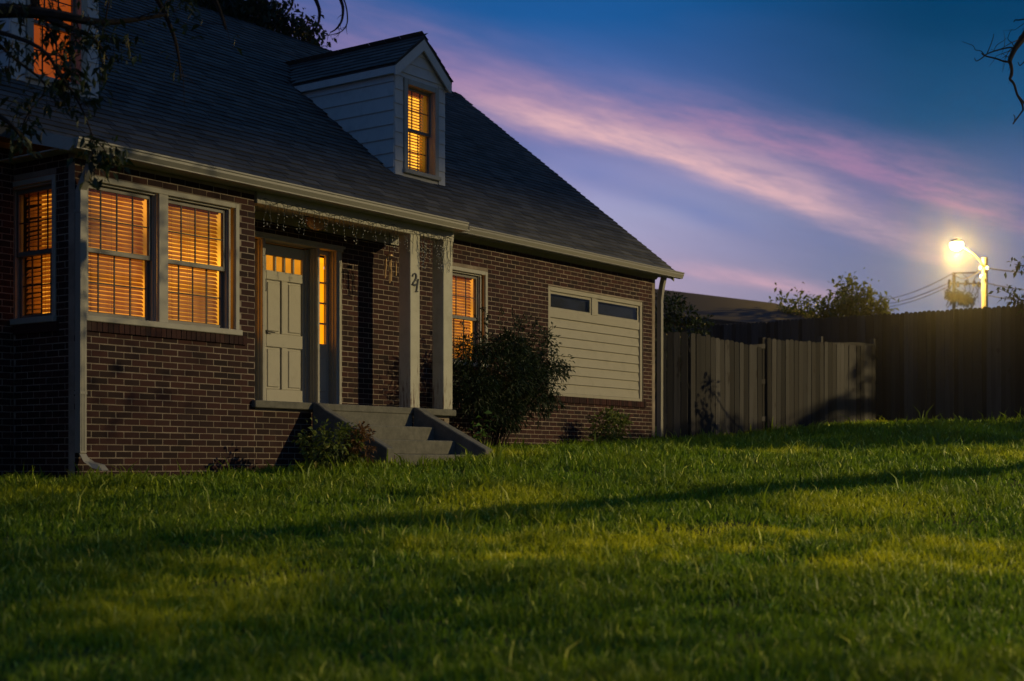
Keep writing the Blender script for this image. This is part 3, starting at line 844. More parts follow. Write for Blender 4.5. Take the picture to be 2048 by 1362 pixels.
# ---------------- dormers
def dormer(cx, which):
    x0, x1 = cx - DHW, cx + DHW
    back = EY + (D_EZ - EZ) / ROOFS
    # cheek boards, cut to the roof slope
    f = MB()
    zt = D_EZ
    face = MB(); wx0, wx1, wz0, wz1 = cx - .385, cx + .41, 5.73, 7.11
    # corner boards and head of the face
    face.box(x0, wx0, D_Y, D_Y + .05, roofz(D_Y) - .02, zt); face.box(wx1, x1, D_Y, D_Y + .05, roofz(D_Y) - .02, zt)
    face.box(wx0, wx1, D_Y, D_Y + .05, wz1, zt)
    face.box(wx0, wx1, D_Y, D_Y + .05, roofz(D_Y) - .02, wz0)
    face.prism([(x0, zt), (x1, zt), (cx, zt + DHW * DSL * .98)], 'y', D_Y, D_Y + .05)
    dm = obj('dormer', face, M['siding'], house, bevel=.003)
    # lap boards on the cheeks: each a clapboard running back to the roof
    for sx, sgn in ((x0, -1), (x1, 1)):
        z = roofz(D_Y) - .10
        while z < zt:
            z1 = min(z + .205, zt)
            yb0, yb1 = EY + (z - EZ) / ROOFS + .02, EY + (z1 - EZ) / ROOFS + .02
            xo0, xo1 = sx + sgn * .020, sx + sgn * .006
            v = [(xo0, D_Y + .004, z), (xo0, max(yb0, D_Y + .01), z), (xo1, max(yb1, D_Y + .01), z1), (xo1, D_Y + .004, z1),
                 (sx - sgn * .02, D_Y + .004, z), (sx - sgn * .02, max(yb0, D_Y + .01), z), (sx - sgn * .02, max(yb1, D_Y + .01), z1), (sx - sgn * .02, D_Y + .004, z1)]
            b = MB(); b.add(v, [(0, 1, 2, 3), (7, 6, 5, 4), (0, 4, 5, 1), (1, 5, 6, 2), (2, 6, 7, 3), (3, 7, 4, 0)])
            if z1 > roofz(D_Y): obj('siding_board', b, M['siding'], dm)
            z = z1
    # narrow boards either side of the window and in the gable
    for a, b in ((x0, wx0 - .01), (wx1 + .01, x1)):
        z = roofz(D_Y)
        while z < zt - .02:
            z1 = min(z + .205, zt)
            m = MB(); m.prism([(D_Y - .016, z + .001), (D_Y, z + .001), (D_Y, z1 - .001), (D_Y - .004, z1 - .001)], 'x', a + .002, b - .002)
            obj('siding_board', m, M['siding'], dm); z = z1
    for k in range(3):
        za, zb = zt + .0 + k * .155, min(zt + (k + 1) * .155, zt + DHW * DSL - .02)
        wa, wb = DHW - (za - zt) / DSL - .02, DHW - (zb - zt) / DSL - .02
        v = [(cx - wa, D_Y - .016, za), (cx + wa, D_Y - .016, za), (cx + wb, D_Y - .004, zb), (cx - wb, D_Y - .004, zb)]
        v += [(q[0], D_Y, q[2]) for q in v]
        m = MB(); m.add(v, [(0, 1, 2, 3), (7, 6, 5, 4), (0, 4, 5, 1), (1, 5, 6, 2), (2, 6, 7, 3), (3, 7, 4, 0)])
        obj('siding_board', m, M['siding'], dm)
    # roof of the dormer: two slopes with overhang
    oh, fr = .075, D_Y - .085
    yb = EY + (D_PZ - EZ) / ROOFS + .25
    for sgn in (-1, 1):
        ex, ez = cx + sgn * (DHW + oh), D_PZ - DSL * (DHW + oh)
        r_ = MB()
        ybe = EY + (ez - EZ) / ROOFS + .12
        v = [(cx, fr, D_PZ), (ex, fr, ez), (ex, ybe, ez), (cx, yb, D_PZ), (cx, fr, D_PZ - .035), (ex, fr, ez - .025), (ex, ybe, ez - .025), (cx, yb, D_PZ - .035)]
        fs = [(0, 1, 2, 3), (7, 6, 5, 4), (0, 4, 5, 1), (1, 5, 6, 2), (2, 6, 7, 3), (3, 7, 4, 0)]
        r_.add(v, fs if sgn < 0 else [q[::-1] for q in fs])
        rf = obj('dormer_roof', r_, M['shingle'], dm)
        n_ = Vector((sgn * DSL, 0, 1)).normalized(); up_ = Vector((-sgn, 0, DSL)).normalized()
        uxx = Vector((0, 1, 0)) if sgn > 0 else Vector((0, -1, 0))
        org = Vector((ex + sgn * .01, fr - .012 if sgn > 0 else yb, ez + .004))
        rows = int((DHW + oh) * math.hypot(1, DSL) / EX) + 1
        lim = lambda p: p.y < EY + (p.z - EZ) / ROOFS + .1 and abs(p.x - cx) > -.02 and (p.x - cx) * sgn > .0
        rot = Matrix((uxx, up_, n_)).transposed().to_4x4(); r3 = np.array(rot.to_3x3()); rest = MB()
        for r in range(rows):
            sh_ = (r * .41 % 1) * TW; k = -1
            while k * TW + sh_ < yb - fr + .01:
                a = k * TW + sh_; k += 1
                x0_, x1_ = max(a, 0), min(a + TW, yb - fr + .012)
                if x1_ - x0_ < .03: continue
                p = org + uxx * x0_ + up_ * (r * EX) + n_ * random.uniform(0, .004)
                if lim(p + uxx * (x1_ - x0_) / 2 + up_ * .05): rest.add((TV * ((x1_ - x0_) / TW, 1, 1)) @ r3.T + np.array(p), TF)
        q = obj('shingles', rest, M['shingle'], dm); q['kind'] = 'stuff'
        # rake board on the front and trim under the eave
        k_ = MB(); k_.prism([(cx, D_PZ - .030), (ex, ez - .026), (ex, ez - .155), (ex - sgn * .05, ez - .155), (cx, D_PZ - .20)][::-sgn], 'y', fr + .004, fr + .03)
        k_.prism([(ex, ez - .026), (ex, ez - .13), (ex - sgn * .05, ez - .13), (ex - sgn * .05, ez - .026)], 'y', fr + .032, ybe - .02)
        k_.box(min(ex - sgn * .06, cx + sgn * DHW), max(ex - sgn * .06, cx + sgn * DHW), fr + .05, ybe, ez - .12, ez - .10)
        k_.prism([(ex - sgn * .105, ez - .13), (ex - sgn * .105, ez - .19), (ex - sgn * .08, ez - .19), (ex - sgn * .06, ez - .13)], 'y', D_Y - .01, ybe - .02)
        obj('rake_board', k_, M['siding'], dm)
    # window
    F = (Vector((0, D_Y, 0)), Vector((1, 0, 0)), Vector((0, 1, 0)))
    w = MB(); frame_ring(w, F, wx0, wx1, wz0 + .06, wz1, .085, -.03, .03, 0); bxuv(w, F, wx0 - .02, wx1 + .02, -.06, .10, wz0, wz0 + .06)
    obj('window_casing', w, M['trim'], dm, bevel=.005)
    j = MB(); ua, ub = wx0 + .085, wx1 - .085
    bxuv(j, F, ua - .02, ua, .03, .16, wz0 + .06, wz1 - .05); bxuv(j, F, ub, ub + .02, .03, .16, wz0 + .06, wz1 - .05); bxuv(j, F, ua, ub, .03, .16, wz1 - .09, wz1 - .06)
    obj('window_frame', j, M['trim'], dm)
    za, zb = wz0 + .062, wz1 - .092; zm = (za + zb) / 2
    for a, b, d in ((zm - .02, zb, .075), (za, zm + .02, .112)):
        m = MB(); frame_ring(m, F, ua + .002, ub - .002, a, b, .036, d, d + .034, .042); obj('sash', m, M['sash'], dm)
        m = MB()
        for i in (1, 2):
            c = ua + .036 + (ub - ua - .072) * i / 3; bxuv(m, F, c - .007, c + .007, d + .010, d + .022, a + .04, b - .034)
        c = (a + b) / 2; bxuv(m, F, ua + .03, ub - .03, d + .011, d + .021, c - .006, c + .006)
        obj('muntin', m, M['muntin'], dm)
        m = MB(); bxuv(m, F, ua + .03, ub - .03, d + .014, d + .018, a + .036, b - .03); obj('pane', m, M['glass'], dm)
    # dark inside and lit back
    m = MB(); bxuv(m, F, x0 + .05, wx0 + .02, .165, .36, 5.72, 7.2); bxuv(m, F, wx1 - .02, x1 - .05, .165, .36, 5.72, 7.2); bxuv(m, F, wx0, wx1, .165, .36, 7.06, 7.2); bxuv(m, F, wx0, wx1, .165, .36, 5.5, 5.74)
    obj('reveal', m, M['sash'], dm)
    if which == 'right':
        m = MB(); bxuv(m, F, wx0 - .1, wx1 + .12, .34, .36, 5.7, 7.1); obj('lit_room', m, M['glow_up'], dm)
        blind(F, ua + .03, ub - .035, za + .03, zb, .205, 'slatted blind glowing gold in the right dormer window', tilt=44, pitch=.044)
    else:
        m = MB(); bxuv(m, F, wx0, wx1, .18, .20, 5.7, 7.1); obj('lit_shade', m, M['shade'], dm)
for cx, wh in DORM: dormer(cx, wh)

# ------------------------------------------------------------------ steps
st = thing('concrete_steps', (4.2, -.65, 1.4), 'grey concrete steps with sloped cheek walls below the porch', 'steps')
zs_ = [1.20, 1.625, 1.80, 1.98]
for y0, y1, z0, z1 in ((-1.10, -.062, 1.15, 1.625), (-.76, -.062, 1.626, 1.80), (-.42, -.062, 1.801, 1.975)):
    obj('step', MB().box(3.43, 5.13, y0, y1, z0, z1), M['concrete'], st, bevel=.010)
obj('riser', MB().box(3.43, 5.13, -.052, .004, 1.2, 2.145), M['concrete'], st)
for a, b in ((3.30, 3.425), (5.135, 5.29)):
    prof = [(-1.22, 1.15), (-1.22, 1.69), (-.26, 2.145), (-.20, 2.185), (-.14, 2.22), (-.08, 2.235), (.0 - .062, 2.235), (-.062, 1.15)]
    obj('cheek_wall', MB().prism(prof[::-1], 'x', a, b), M['concrete'], st, bevel=.010)
obj('post_stub', MB().tube([(3.50, -1.13, 1.42), (3.50, -1.13, 1.615)], .024, 8), M['rust'], st)

# ------------------------------------------------------------------ small things on the porch
def icicles(x0, x1, label, y=-.06, long=1.0, n=26):
    t = thing('icicle_lights', ((x0 + x1) / 2, y, 4.45), label, 'string lights', 'unlit icicle lights along the porch')
    w = MB(); pts = []; k = int((x1 - x0) / .05)
    for i in range(k + 1): pts.append((x0 + (x1 - x0) * i / k, y + random.uniform(-.008, .008), 4.492 + .016 * math.sin(i * 1.3) + random.uniform(-.012, .012)))
    w.tube(pts, .004, 4)
    obj('wire', w, M['wire'], t)
    for i in range(n):
        x = x0 + (x1 - x0) * (i + random.uniform(.2, .8)) / n; L = random.choice([.12, .2, .28, .34]) * long
        s = MB(); p = [Vector((x, y, 4.485))]; m = max(3, int(L / .04))
        for q in range(m): p.append(p[-1] + Vector((random.uniform(-.016, .016), random.uniform(-.01, .01), -L / m)))
        if random.random() < .5: p.append(p[-1] + Vector((random.choice([-.05, .05]), 0, .03)))
        s.tube(p, .0032, 4)
        so = obj('strand', s, M['wire'], t)
        b = MB()
        for q in p[3:]:
            e = q + Vector((random.uniform(-.022, .022), -.004, random.uniform(-.02, .008))); b.tube([q, e], [.0035, .0055], 5)
        q = obj('bulbs', b, M['bulb'], so); q['kind'] = 'stuff'
icicles(2.50, 5.08, 'unlit icicle lights hanging from the beam between the bay and the numbered column', n=30)
icicles(5.12, 5.98, 'unlit tangled icicle lights hanging across the tops of both porch columns', y=-.075, n=20, long=1.3)
t = thing('ceiling_light', (4.02, .55, 4.60), 'round frosted ceiling light on the porch above the door', 'ceiling light')
obj('canopy', MB().lathe([(.165, -.025), (.165, 0), (.02, 0)], (4.02, .55, 4.598), 20), M['iron'], t)
gl = MB(); gl.lathe([(.155 * math.sin(a), -.03 - .155 * math.cos(a) * 1.0) for a in np.linspace(.06, 1.5, 9)], (4.02, .55, 4.59), 24)
obj('globe', gl, M['frost'], t, smooth=True)
t = thing('porch_floodlight', (2.56, .32, 4.50), 'small white box fixture under the porch ceiling beside the bay', 'light fixture')
b = MB(); b.box(-.05, .13, -.05, .05, -.045, .045); o = obj('housing', b, M['white']); o.parent = t; o.rotation_euler = (0, R(24), R(-12)); o.location = (.03, 0, 0)
b = MB(); b.box(-.02, .02, -.02, .02, .03, .10); o = obj('bracket', b, M['white']); o.parent = t
t = thing('wind_chime', (5.35, .52, 4.3), 'bamboo wind chime hanging beside the numbered porch column', 'wind chime')
ch = MB(); ch.lathe([(.05, 0), (.05, .012), (.01, .02)], (5.35, .52, 4.24), 12); obj('disc', ch, M['chime'], t)
obj('cord', MB().tube([(5.35, .52, 4.25), (5.35, .52, 4.60)], .003, 4), M['wire'], t)
for i, (dx, L) in enumerate(((-.10, .14), (-.045, .24), (.0, .28), (.04, .30), (.10, .20))):
    x = 5.35 + dx; y = .52 + (.03 if i % 2 else -.03)
    o = obj('tube', MB().tube([(x, y, 4.19 - L), (x, y, 4.19)], .009, 8), M['chime'], t)
    obj('string', MB().tube([(x, y, 4.19), (5.35 + dx * .45, .52, 4.243)], .002, 4), M['wire'], o)

# ------------------------------------------------------------------ fences
picket_cache = {}
def picket(w, h, dog, th=.018):
    m = MB()
    c = (.16 * w if w < .1 else .10 * w)
    prof = [(-w / 2, 0), (w / 2, 0), (w / 2, h - c), (w / 2 - c * 1.7, h), (-w / 2 + c * 1.7, h), (-w / 2, h - c)] if w > 0 else [(-w / 2, 0), (w / 2, 0), (w / 2, h), (-w / 2, h)]
    m.prism(prof, 'y', -th / 2, th / 2)
    me = m.mesh('board'); me.materials.append(M['wood']); return me
def fence(name, A, B, pitch, wdt, top, label, cat='fence', dog=True, gaps=(), zt=None, rail_side=1, lean=.006, stagger=0.0):
    A, B = Vector((*A, 0)), Vector((*B, 0)); u = (B - A).normalized(); L = (B - A).length; n = Vector((u.y, -u.x, 0))
    mid = (A + B) / 2
    t = thing(name, (mid.x, mid.y, gz(mid.x, mid.y)), label, cat)
    ang = math.atan2(u.y, u.x)
    meshes = [picket(wdt * k, 1.0, dog) for k in ((.90, .95, .985) if not stagger else (1.0, 1.01))]
    N = int(L / pitch)
    for i in range(N):
        s = (i + .5) * pitch
        p = A + u * s; z = gz(p.x, p.y) - .02
        h = (zt(s) if zt else z + top) - z + random.uniform(-.012, .012)
        if i in gaps: h -= 0
        me = random.choice(meshes)
        o = bpy.data.objects.new('board', me); col.objects.link(o); o.parent = t
        o.location = Vector((p.x, p.y, z)) - wloc(t) + n * (random.uniform(-.004, .004) if not stagger else (stagger if i % 2 else -stagger) + random.uniform(-.001, .001))
        o.scale = (1.0 if i not in gaps else .80, 1, h); o.rotation_euler = (random.uniform(-lean, lean), random.uniform(-lean, lean), ang + (random.uniform(-.02, .02) if not stagger else 0))
    for f in (.12, .5, .86):
        r = MB(); pts = []
        k = 12
        for j in range(k):
            a, b = A + u * (L * j / k), A + u * (L * (j + 1) / k)
            q = -n * .035 * rail_side
            za, zb = gz(a.x, a.y) + top * f, gz(b.x, b.y) + top * f
            r.add([(*(a + q - n * .02)[:2], za), (*(b + q - n * .02)[:2], zb), (*(b + q + n * .02)[:2], zb), (*(a + q + n * .02)[:2], za),
                   (*(a + q - n * .02)[:2], za + .085), (*(b + q - n * .02)[:2], zb + .085), (*(b + q + n * .02)[:2], zb + .085), (*(a + q + n * .02)[:2], za + .085)],
                  [(3, 2, 1, 0), (4, 5, 6, 7), (0, 1, 5, 4), (1, 2, 6, 5), (2, 3, 7, 6), (3, 0, 4, 7)])
        obj('rail', r, M['wood'], t)
    k = max(1, round(L / 2.4))
    for j in range(k + 1):
        p = A + u * (L * j / k) - n * .10 * rail_side; z = gz(p.x, p.y)
        obj('post', MB().box(p.x - .045, p.x + .045, p.y - .045, p.y + .045, z - .1, z + top * .97), M['wood'], t)
    return t
GA, GB = Vector((13.40, .50)), Vector((15.55, .10))
fence('board_gate', GA, GB, .138, .134, 1.83, 'weathered wooden gate with an uneven top edge beside the house corner', 'gate', False,
      zt=lambda s: 3.80 + .02 * math.cos(s * 2.2) - .10 * max(0, s / 2.15) ** 1.5 + random.uniform(-.015, .015), lean=.008)
fence('board_fence', (15.60, .10), (19.22, -.585), .140, .137, 1.83, 'lower brown board fence between the gate and the tall fence', 'fence', False,
      zt=lambda s: 3.86 + .06 * s / 3.6 + random.uniform(-.008, .008), lean=.004)
rf = fence('board_fence', (13.16, .98), (13.36, .52), .122, .119, 1.86, 'narrow dark fence return between house corner and gate', 'fence', False, zt=lambda s: 3.84, lean=.003)
fence('tall_fence', (19.30, -9.0), (19.30, 15.5), .0925, .0945, 2.26, 'tall dark privacy fence of narrow round topped pickets along the yard edge', 'fence', True,
      zt=lambda s: 4.585 + random.uniform(-.008, .008), gaps=(74,), lean=.0012, rail_side=-1, stagger=.005)

# ------------------------------------------------------------------ plants
LEAF_T = [(0, 1, 2), (0, 2, 3), (1, 4, 2), (2, 4, 3)]
def leaves_mesh(name, pos, dirs, size, width=.42, droop=.25):
    """pos (N,3), dirs (N,3) growing directions, size (N,) -> folded leaves of four triangles each"""
    N = len(pos); d = dirs / np.linalg.norm(dirs, axis=1, keepdims=True)
    up = rng.normal(size=(N, 3)) * .6 + np.array([0, 0, 1.0])
    s = np.cross(d, up); s /= np.linalg.norm(s, axis=1, keepdims=True) + 1e-9
    nn = np.cross(s, d)
    L = size[:, None]
    v = np.zeros((N, 5, 3))
    v[:, 0] = pos; mid = pos + d * L * .5
    v[:, 1] = mid + s * L * width * .5 + nn * L * .10; v[:, 3] = mid - s * L * width * .5 + nn * L * .10; v[:, 2] = mid
    v[:, 4] = pos + d * L - np.array([0, 0, 1.0]) * L * droop
    return raw_mesh(name, v, 5, LEAF_T)
def cloud(n, c, r, shell=.55, squash=(1, 1, 1)):
    q = rng.normal(size=(n, 3)); q /= np.linalg.norm(q, axis=1, keepdims=True)
    rad = (shell + (1 - shell) * rng.random(n) ** .6)[:, None]
    return np.array(c) + q * rad * np.array(squash) * r, q
def clumps(n_cl, per, c, r, squash, csz, size, leafdir=.9):
    P_, D_ = [], []
    cc, qq = cloud(n_cl, c, r, .35, squash)
    for k in range(n_cl):
        m = int(per * rng.uniform(.6, 1.4)); p, q = cloud(m, cc[k], csz * rng.uniform(.6, 1.3), .2, (1, 1, .8))
        P_.append(p); D_.append(q * .8 + qq[k] * .7 + rng.normal(size=(m, 3)) * .5)
    P_, D_ = np.concatenate(P_), np.concatenate(D_)
    return P_, D_, size * rng.uniform(.6, 1.3, len(P_))
def put(name, me, m, parent): return obj(name, me, m, parent)

# shrub left of the steps: green with a rust coloured side
bx0 = Vector((2.66, -.98, gz(2.66, -.98)))
t = thing('low_shrub', bx0, 'low leafy shrub with a rust brown side against the left step wall', 'shrub')
P1, D1, S1 = clumps(40, 28, (2.62, -.98, 1.70), .33, (1.05, .9, .85), .12, .062)
put('foliage', leaves_mesh('foliage', P1, D1, S1, .5), M['leaf_shrub'], t)
P1, D1, S1 = clumps(18, 26, (2.88, -1.20, 1.76), .17, (.8, .7, 1.05), .085, .055)
put('dry_foliage', leaves_mesh('dry_foliage', P1, D1, S1, .5), M['leaf_rust'], t)
b = MB()
for i in range(9):
    a = rng.uniform(0, 6.28); b.tube([bx0 + Vector((.05 * math.cos(a), .05 * math.sin(a), -.03)), bx0 + Vector((.26 * math.cos(a), .24 * math.sin(a), .30))], [.008, .004], 5)
put('stem', b.mesh('stem'), M['bark'], t)

# tall shrub in front of the right window
bb = Vector((7.25, .35, gz(7.25, .35)))
t = thing('tall_shrub', bb, 'tall dark bushy shrub with bare lower stems in front of the right window', 'shrub')
PP, DD, SS = [], [], []
for c, r, sq, ncl in (((7.4, .25, 2.84), .66, (1.15, .7, .78), 84), ((8.25, .35, 2.78), .52, (1.05, .65, .85), 46), ((8.85, .38, 3.08), .30, (1.2, .6, .8), 18), ((9.05, .4, 2.9), .2, (1.2, .6, .5), 8), ((6.6, .2, 3.05), .2, (1, .6, .8), 9), ((7.9, .3, 3.3), .18, (1, .6, .9), 8), ((8.6, .35, 3.35), .15, (.9, .6, .8), 6), ((8.55, .3, 2.5), .3, (1, .6, .8), 22), ((7.6, .2, 3.2), .25, (1.3, .6, .6), 18), ((6.75, .15, 2.58), .42, (1, .7, .9), 50), ((7.9, .35, 2.62), .45, (1.1, .7, .9), 50), ((7.3, .15, 2.25), .42, (1.2, .7, .6), 46), ((8.35, .4, 2.78), .30, (1.3, .6, .55), 20), ((8.0, .3, 3.05), .2, (1, .6, .6), 12), ((7.0, .25, 3.12), .22, (1.2, .6, .7), 14)):
    p, d, s = clumps(ncl, 34, c, r, sq, .15, .072); PP.append(p); DD.append(d); SS.append(s)
P1, D1, S1 = np.concatenate(PP), np.concatenate(DD), np.concatenate(SS)
for _ in range(70):                                        # loose sprays breaking the outline
    a = rng.uniform(0, 2 * np.pi); c0 = np.array([7.6 + 1.25 * math.cos(a), .25 + rng.uniform(-.25, .25), 2.85 + .62 * math.sin(a)])
    d0 = np.array([math.cos(a), rng.uniform(-.4, .4), math.sin(a) * .9 + .15]); m = 12
    tt = rng.random(m)[:, None] * rng.uniform(.12, .30)
    P1 = np.concatenate([P1, c0 + d0 * tt + rng.normal(size=(m, 3)) * .012]); D1 = np.concatenate([D1, d0 + rng.normal(size=(m, 3)) * .5]); S1 = np.concatenate([S1, np.full(m, .07) * rng.uniform(.7, 1.2, m)])
put('foliage', leaves_mesh('foliage', P1, D1, S1, .30), M['leaf_dark'], t)
b = MB()
for i in range(26):
    a = rng.uniform(-1, 1.6); f = rng.uniform(-.5, .5)
    p0 = bb + Vector((a * .20, f * .15, -.04)); p2 = Vector((7.35 + a * .75, .25 + f * .5, 2.45 + rng.uniform(-.1, .4))); p1 = p0.lerp(p2, .5) + Vector((-a * .12, 0, .05))
    b.tube([p0, p1, p2], [.014, .010, .004], 5)
    for k in range(2):
        q = p1.lerp(p2, rng.uniform(.1, .9)); b.tube([q, q + Vector((rng.uniform(-.25, .25), rng.uniform(-.1, .1), rng.uniform(.1, .3)))], [.005, .002], 4)
put('stem', b.mesh('stem'), M['bark'], t)

# small rounded shrub near the right corner
cb = Vector((10.55, .35, gz(10.55, .35)))
t = thing('round_shrub', cb, 'small rounded green shrub under the boarded opening near the house corner', 'shrub')
P1, D1, S1 = clumps(42, 26, (10.55, .33, cb.z + .32), .36, (1.0, .8, .8), .12, .075)
put('foliage', leaves_mesh('foliage', P1, D1, S1, .5), M['leaf_shrub'], t)
b = MB()
for i in range(8):
    a = rng.uniform(0, 6.28); b.tube([cb + Vector((.04 * math.cos(a), .04 * math.sin(a), -.03)), cb + Vector((.25 * math.cos(a), .2 * math.sin(a), .3))], [.008, .003], 5)
put('stem', b.mesh('stem'), M['bark'], t)

# bright seedling right of the steps
sb = Vector((5.95, -.55, gz(5.95, -.55)))
t = thing('leafy_seedling', sb, 'small bright green plant with broad leaves between steps and tall shrub', 'plant')
b = MB(); pl, dl = [], []
for i in range(4):
    a = i * 1.7 + .4; top = sb + Vector((.14 * math.cos(a), .14 * math.sin(a), .34 + .07 * i)); b.tube([sb + Vector((0, 0, -.02)), sb.lerp(top, .5) + Vector((.01, 0, .02)), top], [.006, .005, .003], 5)
    for k in range(6):
        q = sb.lerp(top, .45 + .11 * k); ang = k * 2.4 + i; pl.append(q[:]); dl.append((math.cos(ang), math.sin(ang), .35))
put('stem', b.mesh('stem'), M['bark'], t)
put('leaves', leaves_mesh('leaves', np.array(pl), np.array(dl), np.full(len(pl), .13), .45, .3), M['leaf_lime'], t)

# ------------------------------------------------------------------ trees
def limb(mb, pts, r0, r1, seg=7):
    """smooth limb through points; returns the sampled points"""
    pts = [Vector(p) for p in pts]; out = []
    n = len(pts)
    for i in range(n - 1):
        p0, p1, p2, p3 = pts[max(i - 1, 0)], pts[i], pts[i + 1], pts[min(i + 2, n - 1)]
        for k in range(5):
            s = k / 5
            out.append(.5 * ((2 * p1) + (p2 - p0) * s + (2 * p0 - 5 * p1 + 4 * p2 - p3) * s * s + (3 * p1 - p0 - 3 * p2 + p3) * s ** 3))
    out.append(pts[-1])
    m = len(out); mb.tube(out, [r0 + (r1 - r0) * (i / (m - 1)) ** .8 for i in range(m)], seg)
    return out
def twigs(mb, path, n, L, r, start=.3, droop=.2, levels=1, tips=None, seg=4):
    for _ in range(n):
        k = int(len(path) * rng.uniform(start, .98)); p = path[min(k, len(path) - 1)]; q = path[max(k - 1, 0)]
        d = (p - q).normalized() if (p - q).length > 1e-6 else Vector((1, 0, 0))
        d = (d * .7 + Vector(rng.normal(size=3)) * .6 + Vector((0, 0, -droop))).normalized(); l = L * rng.uniform(.5, 1.2)
        a = p + d * l * .5 + Vector(rng.normal(size=3)) * l * .06; e = p + d * l + Vector((0, 0, -droop * l * .5))
        mb.tube([p, a, e], [r, r * .7, r * .35], seg)
        if tips is not None: tips += [a, e, (a + e) / 2]
        if levels: twigs(mb, [p, p.lerp(a, .5), a, a.lerp(e, .5), e], 3, L * .5, r * .5, .3, droop, levels - 1, tips, seg)
def leaf_cluster(tips, per, spread, size, hang=.6, width=.4):
    T = np.array([t_[:] for t_ in tips]); idx = np.repeat(np.arange(len(T)), per)
    p = T[idx] + rng.normal(size=(len(idx), 3)) * spread
    d = rng.normal(size=(len(idx), 3)) * .6 + np.array([0, 0, -hang])
    return leaves_mesh('foliage', p, d, size * rng.uniform(.55, 1.25, len(idx)), width, .15)

# tree at the left, its trunk outside the picture, boughs hanging over the roof corner
tb = at(-420, 1000, 11.0); tb.z = gz(tb.x, tb.y)
t = thing('shade_tree', tb, 'dark leafy tree whose boughs hang over the left roof corner', 'tree')
b = MB(); fork = at(-400, 260, 11.0)
limb(b, [tb + Vector((0, 0, -.2)), tb.lerp(fork, .5) + Vector((.1, 0, 0)), fork], .24, .17, 10)
put('trunk', b.mesh('trunk'), M['bark'], t)
br = MB(); tips = []
B1 = limb(br, [fork, at(-200, 40, 11.0), at(0, 22, 11.0), at(110, 30, 11.0), at(210, 45, 11.1), at(330, 30, 11.3)], .10, .012)
B2 = limb(br, [fork, at(-180, -120, 10.8), at(40, -60, 10.9), at(75, 18, 11.0), at(125, 50, 11.0), at(185, 75, 11.1), at(215, 120, 11.2)], .07, .008)
B3 = limb(br, [fork, at(-150, -300, 11.4), at(120, -260, 11.6), at(330, -120, 11.9), at(420, -20, 12.0), at(452, 60, 12.1)], .09, .008)
B4 = limb(br, [fork, at(-250, 150, 10.6), at(-90, 190, 10.4), at(10, 240, 10.4), at(55, 290, 10.5)], .06, .006)
B5 = limb(br, [at(-180, -120, 10.8), at(60, -200, 11.2), at(230, -120, 11.4), at(310, -10, 11.5), at(350, 80, 11.6), at(362, 160, 11.7)], .06, .005)
B6 = limb(br, [B1[6], at(60, 85, 10.8), at(120, 150, 10.8), at(160, 210, 10.8), at(190, 285, 10.9)], .022, .004)
B7 = limb(br, [B1[8], at(20, 110, 11.2), at(90, 170, 11.2), at(60, 220, 11.2)], .018, .004)
for B_, n_, l_ in ((B1, 9, .4), (B2, 9, .35), (B4, 4, .22), (B6, 12, .22), (B7, 5, .22)): twigs(br, B_, n_, l_, .007, .35, .25, 1, tips)
dummy = []
for B_, n_, l_ in ((B3, 7, .35), (B5, 7, .3)): twigs(br, B_, n_, l_, .004, .4, .4, 0, dummy)
tips += dummy[::4]
put('limb', br.mesh('limb'), M['bark'], t)
sel = [p for p in tips]
put('crown', leaf_cluster(sel, 2, .045, .09), M['leaf_dark'], t)

# tree behind the house, crown and bare curved twigs above the ridge
kb = at(430, 800, 34.0); kb.z = gz(kb.x, kb.y)
t = thing('rear_tree', kb, 'tree behind the house with leafy and bare curved twigs above the ridge', 'tree')
b = MB(); fk = at(380, -60, 34.0); limb(b, [kb + Vector((0, 0, -.3)), kb.lerp(fk, .5), fk], .35, .22, 10); put('trunk', b.mesh('trunk'), M['bark'], t)
br = MB(); tips = []
def px(l, d): return [at(x, y, d) for x, y in l]
C1 = limb(br, [fk] + px([(420, -120), (480, -60), (520, 0), (545, 30), (565, 60)], 33), .12, .012)
C2 = limb(br, [fk] + px([(450, -200), (560, -140), (610, -40), (636, 10), (638, 40), (628, 62), (610, 82)], 32.5), .10, .010)
C3 = limb(br, [fk] + px([(480, -240), (600, -170), (660, -60), (680, -5), (686, 18), (683, 42), (672, 58), (660, 65)], 32.2), .08, .012)
C4 = limb(br, px([(672, -30), (690, 5), (695, 40), (688, 58), (676, 66), (656, 71)], 32.2), .022, .008)
C5 = limb(br, px([(575, -20), (585, 5), (572, 28), (560, 36), (542, 34), (520, 20)], 32.8), .035, .010)
C6 = limb(br, px([(545, 30), (566, 36), (578, 58), (582, 75)], 32.9), .028, .010)
C7 = limb(br, px([(530, 0), (545, 18), (575, 38), (592, 50)], 32.6), .022, .008)
C8 = limb(br, [fk] + px([(350, -30), (400, 10), (440, 40)], 33.5), .10, .012)
for B_, n_, l_ in ((C1, 16, .8), (C8, 26, .9)): twigs(br, B_, n_, l_, .012, .3, .1, 1, tips)
for B_ in (C2, C3, C4, C5, C6, C7): twigs(br, B_, 9, .22, .009, .35, .1, 0)
put('limb', br.mesh('limb'), M['bark'], t)
T2 = list(tips)
for cx_, cy_, sx_, sy_, n_ in ((400, 8, 60, 26, 190), (450, 30, 50, 24, 150), (510, 15, 42, 20, 110), (500, 45, 40, 16, 100), (560, 60, 38, 14, 55), (600, 62, 30, 14, 60), (625, 82, 18, 9, 30)):
    for _ in range(n_): T2.append(at(rng.normal(cx_, sx_ * .55), rng.normal(cy_, sy_ * .6), rng.uniform(32.3, 34.2)))
T2 = [p for p in T2 if p.y > 5.6 + .2]
put('crown', leaf_cluster(T2, 5, .10, .16, .3, .5), M['leaf_dark'], t)

